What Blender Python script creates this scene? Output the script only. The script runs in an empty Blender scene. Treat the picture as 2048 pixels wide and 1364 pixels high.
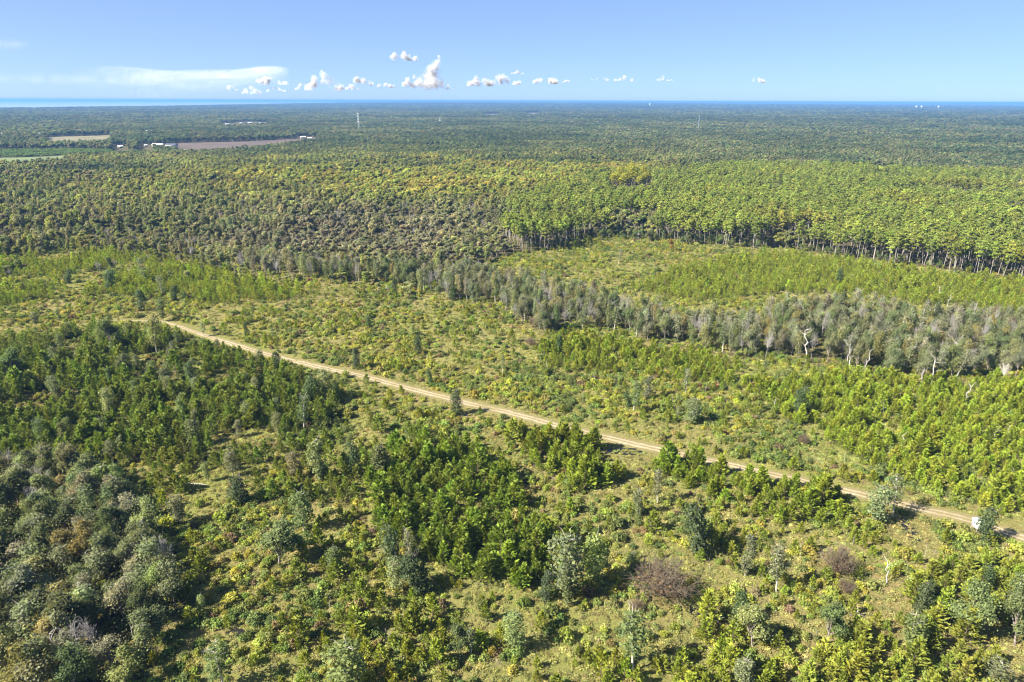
import bpy, math, random
import numpy as np
from mathutils import Matrix, Vector
R = math.radians
random.seed(7)
rng = np.random.default_rng(11)
S = bpy.context.scene

# ------------------------------------------------------------------ camera, sky, sun, exposure
CAM_H, PITCH, ROLL, FPX = 100.0, 19.4, 0.2, 1366.0      # metres, degrees, degrees, focal length in px of the 2048-wide photo
cam_d = bpy.data.cameras.new('camera')
cam_d.lens, cam_d.sensor_width = 24.0, 36.0
cam_d.clip_start, cam_d.clip_end = 0.5, 200000.0
cam = bpy.data.objects.new('camera', cam_d)
S.collection.objects.link(cam)
CM = Matrix.Rotation(R(90 - PITCH), 4, 'X') @ Matrix.Rotation(R(ROLL), 4, 'Z')
cam.matrix_world = Matrix.Translation((0, 0, CAM_H)) @ CM
S.camera = cam

SUN_EL, SUN_AZ = 40.0, -112.0          # azimuth from +Y clockwise: left and a little behind the camera
sd = Vector((math.sin(R(SUN_AZ)) * math.cos(R(SUN_EL)), math.cos(R(SUN_AZ)) * math.cos(R(SUN_EL)), math.sin(R(SUN_EL))))
W = bpy.data.worlds.new('World'); S.world = W; W.use_nodes = True
wn = W.node_tree.nodes; wl = W.node_tree.links
sky = wn.new('ShaderNodeTexSky'); sky.sky_type = 'NISHITA'; sky.sun_disc = False
sky.sun_elevation = R(SUN_EL); sky.sun_rotation = R(SUN_AZ)
sky.altitude = 3000; sky.air_density = 0.4; sky.dust_density = 6.0; sky.ozone_density = 8.0
bg = wn['Background']; bg.inputs['Strength'].default_value = 0.132
gam = wn.new('ShaderNodeGamma'); gam.inputs[1].default_value = 0.5           # flatter, as the camera recorded it
wb = wn.new('ShaderNodeMix'); wb.data_type = 'RGBA'; wb.blend_type = 'MULTIPLY'; wb.inputs[0].default_value = 1.0; wb.inputs[7].default_value = (0.92, 1.03, 1.22, 1)
wl.new(sky.outputs[0], gam.inputs[0]); wl.new(gam.outputs[0], wb.inputs[6]); wl.new(wb.outputs[2], bg.inputs[0])
sun_d = bpy.data.lights.new('sun', 'SUN'); sun_d.energy = 5.0; sun_d.angle = R(0.53); sun_d.color = (1.0, 0.94, 0.84)
sun = bpy.data.objects.new('sun', sun_d); S.collection.objects.link(sun)
sun.location = (0, 0, 500); sun.rotation_euler = sd.to_track_quat('Z', 'Y').to_euler()
vs = S.view_settings; vs.view_transform = 'Standard'; vs.look = 'None'; vs.gamma = 1.0; vs.use_curve_mapping = False
vs.exposure = 1.75
cy = S.cycles
cy.use_denoising = True; cy.filter_width = 1.15
cy.max_bounces = 6; cy.diffuse_bounces = 3; cy.glossy_bounces = 1; cy.transmission_bounces = 3; cy.volume_bounces = 2; cy.transparent_max_bounces = 8
cy.volume_step_rate = 4.0

# ------------------------------------------------------------------ measuring: photo pixel <-> ground
M3 = np.array(CM.to_3x3())
def p2g(x, y, z=0.0):
    x, y = np.asarray(x, float), np.asarray(y, float)
    d = np.stack([(x - 1024) / FPX, -(y - 682) / FPX, -np.ones_like(x)], -1) @ M3.T
    t = (z - CAM_H) / d[..., 2]
    return d[..., 0] * t, d[..., 1] * t
def g2p(X, Y, Z=0.0):
    X, Y = np.asarray(X, float), np.asarray(Y, float)
    v = np.stack([X, Y, np.zeros_like(X) + Z - CAM_H], -1) @ M3
    w = np.maximum(-v[..., 2], 1e-3)
    return 1024 + FPX * v[..., 0] / w, 682 - FPX * v[..., 1] / w
def height_px(X, Y, ytop):
    """how tall a thing standing at X, Y must be to reach image row ytop"""
    lo, hi = 0.0, 200.0
    for _ in range(40):
        mid = (lo + hi) / 2
        if g2p(X, Y, mid)[1] > ytop: lo = mid
        else: hi = mid
    return lo
def inpoly(px, py, poly):
    r = np.zeros(np.shape(px), bool); n = len(poly); j = n - 1
    for i in range(n):
        (xi, yi), (xj, yj) = poly[i], poly[j]
        if yi != yj:
            c = ((yi > py) != (yj > py)) & (px < (xj - xi) * (py - yi) / (yj - yi) + xi)
            r ^= c
        j = i
    return r
_lat = rng.random((256, 256))
def vnoise(x, y, s, o=0):
    x = np.asarray(x) / s + 37.3 * o; y = np.asarray(y) / s + 91.7 * o
    xi = np.floor(x).astype(int); yi = np.floor(y).astype(int); fx = x - xi; fy = y - yi
    fx = fx * fx * (3 - 2 * fx); fy = fy * fy * (3 - 2 * fy)
    a = _lat[xi % 256, yi % 256]; b = _lat[(xi + 1) % 256, yi % 256]; c = _lat[xi % 256, (yi + 1) % 256]; d = _lat[(xi + 1) % 256, (yi + 1) % 256]
    return (a * (1 - fx) + b * fx) * (1 - fy) + (c * (1 - fx) + d * fx) * fy
def fbm(x, y, s, o=0): return 0.55 * vnoise(x, y, s, o) + 0.3 * vnoise(x, y, s / 2.3, o + 1) + 0.15 * vnoise(x, y, s / 5.1, o + 2)
def lake_r(th): return np.interp(th, [-.75, -.6, -.45, -.3, -.22], [8600, 9400, 11500, 15500, 19000])
def terrain(X, Y):
    X, Y = np.asarray(X, float), np.asarray(Y, float)
    r = np.hypot(X, Y); th = np.arctan2(X, Y)
    up = np.clip((r - 6000) / 9000, 0, 1); up = up * up * (3 - 2 * up)
    z = 42 * up * np.exp(-((th - 0.05) / 0.42) ** 2) * (0.85 + 0.3 * vnoise(X, Y, 2500, 5))
    lake = np.clip((r - lake_r(th)) / 700, 0, 1) * np.clip((-0.20 - th) / 0.05, 0, 1) * np.clip((36000 - r) / 3000, 0, 1)
    wet = np.clip((r - lake_r(th) + 1500) / 1500, 0, 1) * np.clip((-0.16 - th) / 0.08, 0, 1); z = z * (1 - wet)
    return z - 1.5 * lake + (fbm(X, Y, 23, 3) - 0.5) * 0.8 * np.clip(1.5 - r / 1500, 0, 1)

# ------------------------------------------------------------------ nodes and materials
def mat(name):
    m = bpy.data.materials.new(name); m.use_nodes = True
    nt = m.node_tree; nt.nodes.clear()
    return m, nt, nt.nodes.new('ShaderNodeOutputMaterial')
def N(nt, t, **kw):
    n = nt.nodes.new(t)
    for k, v in kw.items():
        if k in n.inputs: n.inputs[k].default_value = v
        else: setattr(n, k, v)
    return n
def mathn(nt, op, a, b):
    n = nt.nodes.new('ShaderNodeMath'); n.operation = op
    for i, q in enumerate((a, b)):
        if isinstance(q, (int, float)): n.inputs[i].default_value = q
        else: nt.links.new(q, n.inputs[i])
    return n.outputs[0]
def mixc(nt, f, a, b, blend='MIX'):
    n = nt.nodes.new('ShaderNodeMix'); n.data_type = 'RGBA'; n.blend_type = blend
    for i, q in ((0, f), (6, a), (7, b)):
        if isinstance(q, (int, float)): n.inputs[i].default_value = q
        elif isinstance(q, tuple): n.inputs[i].default_value = (*q, 1)
        else: nt.links.new(q, n.inputs[i])
    return n.outputs[2]
def ramp(nt, f, stops):
    n = nt.nodes.new('ShaderNodeValToRGB'); e = n.color_ramp.elements
    while len(e) < len(stops): e.new(0.5)
    for q, (p, c) in zip(e, stops): q.position = p; q.color = (*c, 1)
    nt.links.new(f, n.inputs[0]); return n.outputs[0]
def tinted(name, trans, rough, spec, lo, hi, warm):
    m, nt, out = mat(name)
    ti = N(nt, 'ShaderNodeAttribute', attribute_type='INSTANCER', attribute_name='tint')
    sh = N(nt, 'ShaderNodeAttribute', attribute_type='GEOMETRY', attribute_name='shade')
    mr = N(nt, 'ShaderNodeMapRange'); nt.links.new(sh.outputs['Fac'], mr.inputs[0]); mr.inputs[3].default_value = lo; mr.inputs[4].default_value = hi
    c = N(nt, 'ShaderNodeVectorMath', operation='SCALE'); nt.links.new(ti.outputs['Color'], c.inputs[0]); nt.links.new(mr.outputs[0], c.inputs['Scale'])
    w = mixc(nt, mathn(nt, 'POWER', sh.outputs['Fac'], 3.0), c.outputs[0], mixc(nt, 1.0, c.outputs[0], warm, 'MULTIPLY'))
    b = N(nt, 'ShaderNodeBsdfPrincipled', Roughness=rough); b.inputs['Specular IOR Level'].default_value = spec
    nt.links.new(w, b.inputs['Base Color'])
    if trans:
        t = N(nt, 'ShaderNodeBsdfTranslucent'); nt.links.new(mixc(nt, 1.0, w, (1.25, 1.15, 0.6), 'MULTIPLY'), t.inputs[0])
        mx = N(nt, 'ShaderNodeMixShader'); mx.inputs[0].default_value = trans
        nt.links.new(b.outputs[0], mx.inputs[1]); nt.links.new(t.outputs[0], mx.inputs[2]); nt.links.new(mx.outputs[0], out.inputs[0])
    else: nt.links.new(b.outputs[0], out.inputs[0])
    return m
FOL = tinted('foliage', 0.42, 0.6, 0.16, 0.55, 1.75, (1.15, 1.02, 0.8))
def plain(name, col, rough=0.7, noise=0.0, scale=1.0, metal=0.0):
    m, nt, out = mat(name)
    b = N(nt, 'ShaderNodeBsdfPrincipled', Roughness=rough, Metallic=metal)
    if noise:
        tc = N(nt, 'ShaderNodeTexCoord'); n = N(nt, 'ShaderNodeTexNoise', Scale=scale, Detail=4.0)
        nt.links.new(tc.outputs['Object'], n.inputs['Vector'])
        c = ramp(nt, n.outputs[0], [(0.3, tuple(q * (1 - noise) for q in col)), (0.7, tuple(min(1, q * (1 + noise)) for q in col))])
        nt.links.new(c, b.inputs['Base Color'])
    else: b.inputs['Base Color'].default_value = (*col, 1)
    nt.links.new(b.outputs[0], out.inputs[0]); return m
BARK_PALE = plain('pale_bark', (0.34, 0.30, 0.25), 0.85, 0.35, 2.0)
BARK_BARE = plain('bare_twig_bark', (0.31, 0.285, 0.26), 0.9, 0.25, 2.0)
BARK_GREY = plain('grey_bark', (0.24, 0.20, 0.165), 0.9, 0.4, 2.0)
BARK_BROWN = plain('brown_bark', (0.15, 0.115, 0.08), 0.9, 0.4, 2.0)
BARK_WHITE = plain('bleached_wood', (0.48, 0.44, 0.38), 0.8, 0.25, 2.0)

# ------------------------------------------------------------------ mesh helpers (numpy)
class MB:
    """collects loose faces: verts, faces of 3 or 4, shade, material index"""
    def __init__(s): s.v = []; s.f = []; s.sh = []; s.mi = []; s.n = 0
    def quads(s, P4, shade, mi=0):
        n = len(P4); s.v.append(P4.reshape(-1, 3)); s.f.append(np.arange(n * 4).reshape(n, 4) + s.n); s.n += n * 4
        s.sh.append(np.broadcast_to(shade, (n,)).astype(float)); s.mi.append(np.full(n, mi))
    def tube(s, pts, rad, k=5, mi=0):
        pts = np.asarray(pts, float); rad = np.asarray(rad, float); m = len(pts)
        d = np.gradient(pts, axis=0); d /= np.linalg.norm(d, axis=1)[:, None] + 1e-9
        ref = np.array([0.31, 0.95, 0.05]); a = np.cross(d, ref); a /= np.linalg.norm(a, axis=1)[:, None] + 1e-9; b = np.cross(d, a)
        an = np.arange(k) * 2 * np.pi / k
        V = pts[:, None] + rad[:, None, None] * (np.cos(an)[None, :, None] * a[:, None] + np.sin(an)[None, :, None] * b[:, None])
        i, j = np.meshgrid(np.arange(m - 1), np.arange(k), indexing='ij'); j2 = (j + 1) % k
        F = np.stack([i * k + j, i * k + j2, (i + 1) * k + j2, (i + 1) * k + j], -1).reshape(-1, 4)
        s.v.append(V.reshape(-1, 3)); s.f.append(F + s.n); s.n += m * k
        s.sh.append(np.full(len(F), 0.5)); s.mi.append(np.full(len(F), mi))
    def box(s, c, h, mi=0, rz=0.0):
        c = np.array(c, float); q = np.array([[x, y, z] for z in (-1, 1) for y in (-1, 1) for x in (-1, 1)], float) * np.array(h)
        ca, sa = math.cos(rz), math.sin(rz); q = np.stack([q[:, 0] * ca - q[:, 1] * sa, q[:, 0] * sa + q[:, 1] * ca, q[:, 2]], 1) + c
        F = np.array([[0, 2, 3, 1], [4, 5, 7, 6], [0, 1, 5, 4], [2, 6, 7, 3], [0, 4, 6, 2], [1, 3, 7, 5]])
        s.v.append(q); s.f.append(F + s.n); s.n += 8; s.sh.append(np.full(6, .5)); s.mi.append(np.full(6, mi))
    def bar(s, a, b, r, k=4, mi=0): s.tube([a, b], [r, r], k, mi)
    def add(s, o, mi=None):
        for V, F, h, m in zip(o.v, o.f, o.sh, o.mi): pass
        if not o.v: return
        s.v.append(np.concatenate(o.v)); s.f.append(np.concatenate(o.f) + s.n); s.n += o.n
        s.sh.append(np.concatenate(o.sh)); s.mi.append(np.concatenate(o.mi) if mi is None else np.full(len(s.sh[-1]), mi))
    def mesh(s, name, mats, smooth=False):
        V = np.concatenate(s.v); F = np.concatenate(s.f); me = bpy.data.meshes.new(name)
        me.vertices.add(len(V)); me.vertices.foreach_set('co', V.ravel().astype(np.float32))
        me.loops.add(F.size); me.loops.foreach_set('vertex_index', F.ravel().astype(np.int32))
        me.polygons.add(len(F)); me.polygons.foreach_set('loop_start', (np.arange(len(F)) * 4).astype(np.int32))
        me.polygons.foreach_set('material_index', np.concatenate(s.mi).astype(np.int32))
        a = me.attributes.new('shade', 'FLOAT', 'FACE'); a.data.foreach_set('value', np.concatenate(s.sh).astype(np.float32))
        for m in mats: me.materials.append(m)
        if smooth: me.polygons.foreach_set('use_smooth', np.ones(len(F), bool))
        me.update(calc_edges=True); return me
def unit(v): return v / (np.linalg.norm(v, axis=-1, keepdims=True) + 1e-9)
def leaves(P, Nn, size, asp, g, bend=0.2, T=None):
    n = len(P); Nn = unit(Nn + 1e-6)
    if T is None: T = g.normal(size=(n, 3))
    T = unit(T - Nn * (T * Nn).sum(1, keepdims=True)); B = np.cross(Nn, T)
    l = (size * asp)[:, None] * 0.5; w = size[:, None] * 0.5; up = Nn * (size[:, None] * bend)
    return np.stack([P - T * l, P + B * w + up, P + T * l, P - B * w + up], 1)
def lump(mb, c, r, n, size, g, flat=1.0, mi=0, up=0.35, dark=0.0):
    """leaf clumps spread through the outer half of one ellipsoid lump"""
    d = unit(g.normal(size=(n, 3))); d[:, 2] = np.where(d[:, 2] < -0.35, -d[:, 2], d[:, 2])
    rad = (0.45 + 0.6 * g.random(n) ** 0.6)[:, None]
    P = np.asarray(c) + d * rad * np.array([r, r, r * flat])
    nn = d * 0.7 + g.normal(size=(n, 3)) * 0.55 + np.array([0, 0, up])
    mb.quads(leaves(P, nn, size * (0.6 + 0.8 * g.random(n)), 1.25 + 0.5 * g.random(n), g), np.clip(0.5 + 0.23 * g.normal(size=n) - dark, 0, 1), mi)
def wiggle(p0, p1, n, amp, g):
    t = np.linspace(0, 1, n)[:, None]; P = np.asarray(p0) * (1 - t) + np.asarray(p1) * t
    o = g.normal(size=(n, 3)) * amp; o[0] = 0; o[-1] *= 0.4; return P + o

# plant kinds: each returns (foliage MB or None, wood MB)
def b_pine(h, g, dens=1.0, width=1.0):
    f, w = MB(), MB()
    w.tube([(0, 0, -0.15), (0.03, 0, h * .5), (0, 0.02, h * .97)], [0.045 * h / 4 + .02, .035, .012], 5)
    nw = max(7, int(h * 2.6)); P = []; T = []; s = []
    for i in range(nw):
        z0 = h * (0.06 + 0.86 * i / (nw - 1)); q = 1 - z0 / h
        L = (0.30 + 1.05 * q ** 0.75) * width * h / 4 * (0.8 + .4 * g.random())
        nb = 6 if q > .25 else 4
        for b in range(nb):
            a = 2 * math.pi * (b + g.random() * .7) / nb + i * 1.9; el = 0.45 + 0.75 * (1 - q) + g.normal() * .12
            d = np.array([math.cos(a) * math.cos(el), math.sin(a) * math.cos(el), math.sin(el)])
            l = L * (0.75 + 0.5 * g.random())
            if g.random() < .5: w.tube([np.array([0, 0, z0]), np.array([0, 0, z0]) + d * l * .9], [.016, .006], 3)
            for t in ((0.45, 0.72, 1.0) if l > .55 else (0.6, 1.0)):
                if g.random() < dens: P.append(np.array([0, 0, z0]) + d * l * t + g.normal(size=3) * .04 * h / 4); T.append(d + np.array([0, 0, .5])); s.append(.30 + .22 * t)
    for k in range(3): P.append(np.array([0, 0, h * (.9 + .05 * k)])); T.append(np.array([0.05, .05, 1.])); s.append(.4)
    P, T, s = np.array(P), unit(np.array(T)), np.array(s) * (h / 4) ** .5 * 1.15
    for k in range(5):                                         # five crossing blades make one tuft
        nn = np.cross(T, g.normal(size=P.shape)); nn *= np.where(nn[:, 2:] < 0, -1, 1); nn = unit(nn) + np.array([-.25, -.12, .55])
        tt = unit(T + g.normal(size=P.shape) * .42)
        f.quads(leaves(P + tt * s[:, None] * .25, nn, s * .36, 3.0, g, .12, tt), np.clip(.5 + .2 * g.normal(size=len(P)), 0, 1))
    return f, w
def b_shrub(r, g, n=90, sz=.3, flat=.75):
    f, w = MB(), MB()
    for k in range(3): a = g.random() * 6.28; w.tube([(0, 0, -.1), (math.cos(a) * r * .4, math.sin(a) * r * .4, r * .7)], [.03, .01], 3)
    m = g.integers(3, 7)
    for k in range(m):
        a = g.random() * 6.28; q = r * .62 * g.random() if m > 1 else 0
        lump(f, (math.cos(a) * q, math.sin(a) * q, r * flat * (.35 + .3 * g.random())), r * (.4 + .25 * g.random()), int(n * .75 / m), sz, g, flat)
    k = n // 4; a = g.random(k) * 6.28; q = r * np.sqrt(g.random(k)) * .95; P = np.stack([np.cos(a) * q, np.sin(a) * q, r * flat * (1.15 - .8 * (q / r) ** 2) * (.35 + .85 * g.random(k))], 1)   # loose sprigs
    f.quads(leaves(P, g.normal(size=(k, 3)) + np.array([0, 0, .4]), np.full(k, sz * .85), np.full(k, 1.9), g, .15, np.stack([np.cos(a) * .5, np.sin(a) * .5, np.ones(k)], 1)), np.clip(.55 + .22 * g.normal(size=k), 0, 1))
    return f, w
def b_broad(h, r, g, nl=9, n=260, sz=.55, trunk=.3, z0=.35):
    """broadleaf: trunk, limbs, crown of uneven lumps"""
    f, w = MB(), MB()
    lean = g.normal(size=2) * .06 * h
    fork = np.array([lean[0] * .5, lean[1] * .5, h * (z0 + .05)])
    w.tube(np.vstack([wiggle((0, 0, -.3), fork, 4, .08, g)]), np.linspace(trunk, trunk * .7, 4), 6)
    for k in range(nl):
        a = 2 * math.pi * k / nl * 1.0 + g.random(); u = g.random()
        zz = h * (z0 + .18 + (1 - z0 - .26) * (k + .5) / nl); q = r * (.72 - .5 * max(0, (zz / h - .55) / .45)) * (.55 + .5 * u)
        c = np.array([lean[0] + math.cos(a) * q, lean[1] + math.sin(a) * q, zz])
        w.tube(wiggle(fork * .9, c, 4, .12, g), np.linspace(trunk * .5, .03, 4), 4)
        rr = r * ((.42 + .22 * g.random()) if nl < 12 else (.2 + .3 * g.random() ** 1.5))
        lump(f, c, rr, n, sz, g, .8 if nl < 12 else .7 + .7 * g.random(), dark=.14 * (g.random() - .5))
        if nl > 15:                                            # loose sprays between and beyond the lumps
            m_ = n // 3; P = c + g.normal(size=(m_, 3)) * rr * np.array([.95, .95, .8]); f.quads(leaves(P, g.normal(size=(m_, 3)) + np.array([-.3, -.1, .5]), np.full(m_, sz * .9), np.full(m_, 1.6), g), np.clip(.5 + .25 * g.normal(size=m_), 0, 1))
        if nl >= 12 and g.random() < .45: e = unit(c - fork * .6); w.tube(wiggle(c, c + e * rr * 1.5 + np.array([0, 0, .4]), 4, .1, g), [.04, .03, .02, .01], 3)
    return f, w
def b_column(h, r, g, n=420, sz=.42, trunk=.17, low=.12, top=.94, bare=.0, bulge=.5):
    """slender tree wrapped in vines: leafy column of uneven lumps on a pale trunk, bare twigs at the top"""
    f, w = MB(), MB()
    lean = g.normal(size=2) * .05 * h; ax = lambda t: np.array([lean[0] * t, lean[1] * t, h * t])
    w.tube([ax(-.02), ax(.3) + g.normal(size=3) * .1, ax(.65) + g.normal(size=3) * .12, ax(1.)], [trunk, trunk * .8, trunk * .5, .02], 6)
    m = max(6, int(h * 1.1))
    for k in range(m):
        t = low + (top - low) * (k + .4 * g.random()) / m
        prof = (math.sin(math.pi * (.12 + .83 * (t - low) / (1 - low + .05))) ** .6) * (1 - bulge + bulge * g.random() * 1.6)
        a = g.random() * 6.28; q = r * .5 * g.random()
        c = ax(t) + np.array([math.cos(a) * q, math.sin(a) * q, 0])
        if g.random() < .5: w.tube([ax(max(0, t - .06)), c], [trunk * .35, .02], 3)
        lump(f, c, r * (.35 + .65 * prof), n // m, sz, g, 1.15, dark=.1 * (g.random() - .5))
    nb = int(4 + bare * 16)
    for k in range(nb):
        t = top - bare * .55 * g.random(); a = g.random() * 6.28; L = r * (.7 + .6 * g.random())
        d = np.array([math.cos(a) * .8, math.sin(a) * .8, .75]); w.tube(wiggle(ax(t), ax(t) + d * L, 4, .08, g), [.05, .035, .02, .01], 3)
    return f, w
def b_twigs(h, r, g, n=26, sub=5, trunk=.2, z0=.35, th=.03):
    """leafless tree: trunk, rising limbs, fans of fine twigs"""
    w = MB(); fork = np.array([g.normal() * .05 * h, g.normal() * .05 * h, h * z0])
    w.tube(wiggle((0, 0, -.2), fork, 4, .06, g), np.linspace(trunk, trunk * .7, 4), 6)
    for k in range(n):
        a = g.random() * 6.28; q = r * math.sqrt(g.random()); e = np.array([math.cos(a) * q, math.sin(a) * q, h * (.98 - .35 * (q / r) ** 1.6 - .15 * g.random())])
        st = fork * (.8 + .3 * g.random()); L = wiggle(st, e, 5, .06 * r, g); w.tube(L, np.linspace(trunk * .35, th, 5), 3)
        for j in range(sub):
            b = L[g.integers(2, 5)]; w.tube([b, b + unit(unit(e - st) * .8 + g.normal(size=3) * .6) * r * (.18 + .25 * g.random())], [th, th * .4], 3)
    return None, w
def b_snag(h, g, nb=6, trunk=.2):
    w = MB(); tip = np.array([g.normal() * .06 * h, g.normal() * .06 * h, h]); L = wiggle((0, 0, -.2), tip, 7, .02 * h, g)
    w.tube(L, np.linspace(trunk, trunk * .45, 7), 6)
    for k in range(nb):
        b = L[g.integers(3, 7)]; a = g.random() * 6.28; l = h * (.10 + .16 * g.random())
        d = np.array([math.cos(a) * .6, math.sin(a) * .6, .45 + .7 * g.random()]); w.tube(wiggle(b, b + d * l, 4, .03 * l, g), [trunk * .4, trunk * .3, trunk * .2, .02], 4)
    return None, w
def b_tallpine(h, g, n=58, sz=.6):
    """plantation pine: long bare trunk, rounded tufted top"""
    f, w = MB(), MB(); ax = lambda t: np.array([.15 * math.sin(t * 4), .1 * math.cos(t * 3) - .1, h * t])
    w.tube([ax(-.01), ax(.35), ax(.7), ax(.97)], [.15, .12, .08, .03], 6)
    cr = h * .135
    for k in range(13):
        t = .52 + .45 * (k + g.random() * .8) / 13; q = cr * (1.0 - .75 * abs(t - .74) / .26) * (.35 + .95 * g.random()); a = k * 2.4 + g.random()
        c = ax(t) + np.array([math.cos(a) * q, math.sin(a) * q, g.normal() * .35 + .15 * q])
        w.tube([ax(t - .05), c], [.045, .02], 3); rr = cr * (.24 + .3 * g.random()) * (.7 if t < .62 else 1)
        lump(f, c, rr, n, sz * (.75 + .3 * g.random()), g, .62, up=.7)
    for k in range(4):
        t = .4 + .25 * g.random(); a = g.random() * 6.28; w.tube([ax(t), ax(t) + np.array([math.cos(a), math.sin(a), .2]) * .9], [.03, .01], 3)
    return f, w

KINDS = {}
def kind(name, builds, bark):
    vs_ = []
    col = bpy.data.collections.new(name + '_source')
    for i, (f, w) in enumerate(builds):
        j = MB()
        if f: j.add(f, 0)
        if w and w.v: j.add(w, 1)
        jm = j.mesh(name, [FOL, bark]); o = bpy.data.objects.new('%s_%02d' % (name, i), jm); col.objects.link(o)
        fm = f.mesh(name + '_crown', [FOL]) if f else None
        wm = w.mesh(name + '_trunk', [bark]) if w and w.v else None
        vs_.append((fm, wm, jm))
    KINDS[name] = (vs_, col)
G = lambda s: np.random.default_rng(s)
kind('young_pine', [b_pine(4, G(i), .95, 1.0 + .12 * (i % 3)) for i in range(6)], BARK_BROWN)
kind('pine_low', [b_pine(4, G(60 + i), .42, 1.15) for i in range(4)], BARK_BROWN)
kind('shrub', [b_shrub(1.0, G(20 + i), 200 + 20 * i, .21, .8 + .06 * i) for i in range(6)], BARK_BROWN)
kind('grass_clump', [b_shrub(.8, G(30 + i), 110, .17, .4) for i in range(5)], BARK_BROWN)
kind('broadleaf_tree', [b_broad(10, 3.3, G(40 + i), 20 + i % 4, 190, .28, .2, .2) for i in range(6)], BARK_GREY)
kind('slender_tree', [b_column(10, 1.25 + .12 * i, G(70 + i), 1250, .25, .13, .10 + .05 * (i % 3), .93, .25 * (i % 2)) for i in range(6)], BARK_PALE)
kind('sparse_tree', [b_column(10, 1.0 + .15 * i, G(80 + i), 620, .23, .12, .28, .95, .5) for i in range(4)], BARK_WHITE)
kind('dense_tree', [b_column(8, 1.9, G(90 + i), 1700, .27, .2, .04, .93, .0, .3) for i in range(3)], BARK_GREY)
kind('bare_tree', [b_twigs(11, 2.2, G(100 + i), 30, 8, .12, .4, .024) for i in range(5)], BARK_BARE)
kind('snag', [b_snag(10, G(110 + i), 3 + 2 * i, .12) for i in range(5)], BARK_WHITE)
kind('thicket', [b_twigs(4, 2.6, G(120 + i), 90, 10, .04, .12, .016) for i in range(2)], BARK_BROWN)
kind('plantation_pine', [b_tallpine(20, G(130 + i)) for i in range(5)], BARK_PALE)
kind('forest_tree', [b_broad(14, 3.5, G(140 + i), 13, 95, .62, .2, .3) for i in range(5)] + [b_column(14, 1.8, G(150 + i), 620, .56, .16, .2, .97, .2) for i in range(3)], BARK_GREY)
kind('far_tree', [b_broad(14, 4.0, G(160 + i), 7, 30, 1.35, .2, .35) for i in range(4)] + [b_column(15, 2.0, G(165 + i), 90, 1.3, .16, .25, .97, 0) for i in range(2)], BARK_GREY)

# ------------------------------------------------------------------ putting objects in the scene
def link(o): S.collection.objects.link(o); return o
def props(o, label=None, cat=None, group=None, kind_=None, tint=None):
    if label: o['label'] = label
    if cat: o['category'] = cat
    if group: o['group'] = group
    if kind_: o['kind'] = kind_
    if tint is not None: o['tint'] = [float(q) for q in tint]
    return o
def obj(name, me, parent=None, **kw):
    o = link(bpy.data.objects.new(name, me)); o.parent = parent; return props(o, **kw)
def plant(kname, name, x, y, scale, rz, tint, label, cat, group, vi=None, tilt=(0, 0), flat=False):
    vs_, _ = KINDS[kname]; fm, wm, jm = vs_[(vi if vi is not None else random.randrange(len(vs_))) % len(vs_)]
    if np.isscalar(scale): scale = (scale,) * 3
    z = float(terrain(x, y))
    if flat or fm is None:
        o = obj(name, jm if fm is not None else wm, None, label=label, cat=cat, group=group, tint=tint)
    else:
        o = obj(name, None, None, label=label, cat=cat, group=group)
        obj('crown', fm, o, tint=tint)
        obj('trunk', wm, o)
    o.location = (float(x), float(y), z); o.rotation_euler = (tilt[0], tilt[1], float(rz)); o.scale = [float(q) for q in scale]
    return o
def scatter_obj(name, kname, X, Y, sc, tint, idx=None, label=None, tilt=.06):
    n = len(X)
    if n == 0: return
    vs_, col = KINDS[kname]
    me = bpy.data.meshes.new(name); me.vertices.add(n)
    co = np.stack([X, Y, terrain(X, Y)], 1); me.vertices.foreach_set('co', co.ravel().astype(np.float32))
    def at(nm, ty, arr, fld): a = me.attributes.new(nm, ty, 'POINT'); a.data.foreach_set(fld, np.ascontiguousarray(arr).ravel())
    rot = np.stack([rng.normal(size=n) * tilt, rng.normal(size=n) * tilt, rng.random(n) * 6.283], 1).astype(np.float32)
    if sc.ndim == 1: sc = np.stack([sc, sc, sc], 1)
    at('rot', 'FLOAT_VECTOR', rot, 'vector'); at('scl', 'FLOAT_VECTOR', sc.astype(np.float32), 'vector')
    at('tint', 'FLOAT_VECTOR', tint.astype(np.float32), 'vector')
    at('idx', 'INT', (rng.integers(0, len(vs_), n) if idx is None else idx).astype(np.int32), 'value')
    o = obj(name, me, None, label=label, kind_='stuff')
    ng = bpy.data.node_groups.new(name + '_nodes', 'GeometryNodeTree')
    ng.interface.new_socket('Geometry', in_out='INPUT', socket_type='NodeSocketGeometry'); ng.interface.new_socket('Geometry', in_out='OUTPUT', socket_type='NodeSocketGeometry')
    gi = ng.nodes.new('NodeGroupInput'); go = ng.nodes.new('NodeGroupOutput'); ip = ng.nodes.new('GeometryNodeInstanceOnPoints'); ci = ng.nodes.new('GeometryNodeCollectionInfo')
    ci.inputs['Collection'].default_value = col; ci.inputs['Separate Children'].default_value = True; ci.inputs['Reset Children'].default_value = True
    def na(nm, ty): q = ng.nodes.new('GeometryNodeInputNamedAttribute'); q.data_type = ty; q.inputs[0].default_value = nm; return q.outputs[0]
    L = ng.links.new
    L(gi.outputs[0], ip.inputs['Points']); L(ci.outputs[0], ip.inputs['Instance']); ip.inputs['Pick Instance'].default_value = True
    L(na('idx', 'INT'), ip.inputs['Instance Index']); L(na('rot', 'FLOAT_VECTOR'), ip.inputs['Rotation']); L(na('scl', 'FLOAT_VECTOR'), ip.inputs['Scale'])
    L(ip.outputs[0], go.inputs[0])
    mod = o.modifiers.new('scatter', 'NODES'); mod.node_group = ng
    return o
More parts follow.
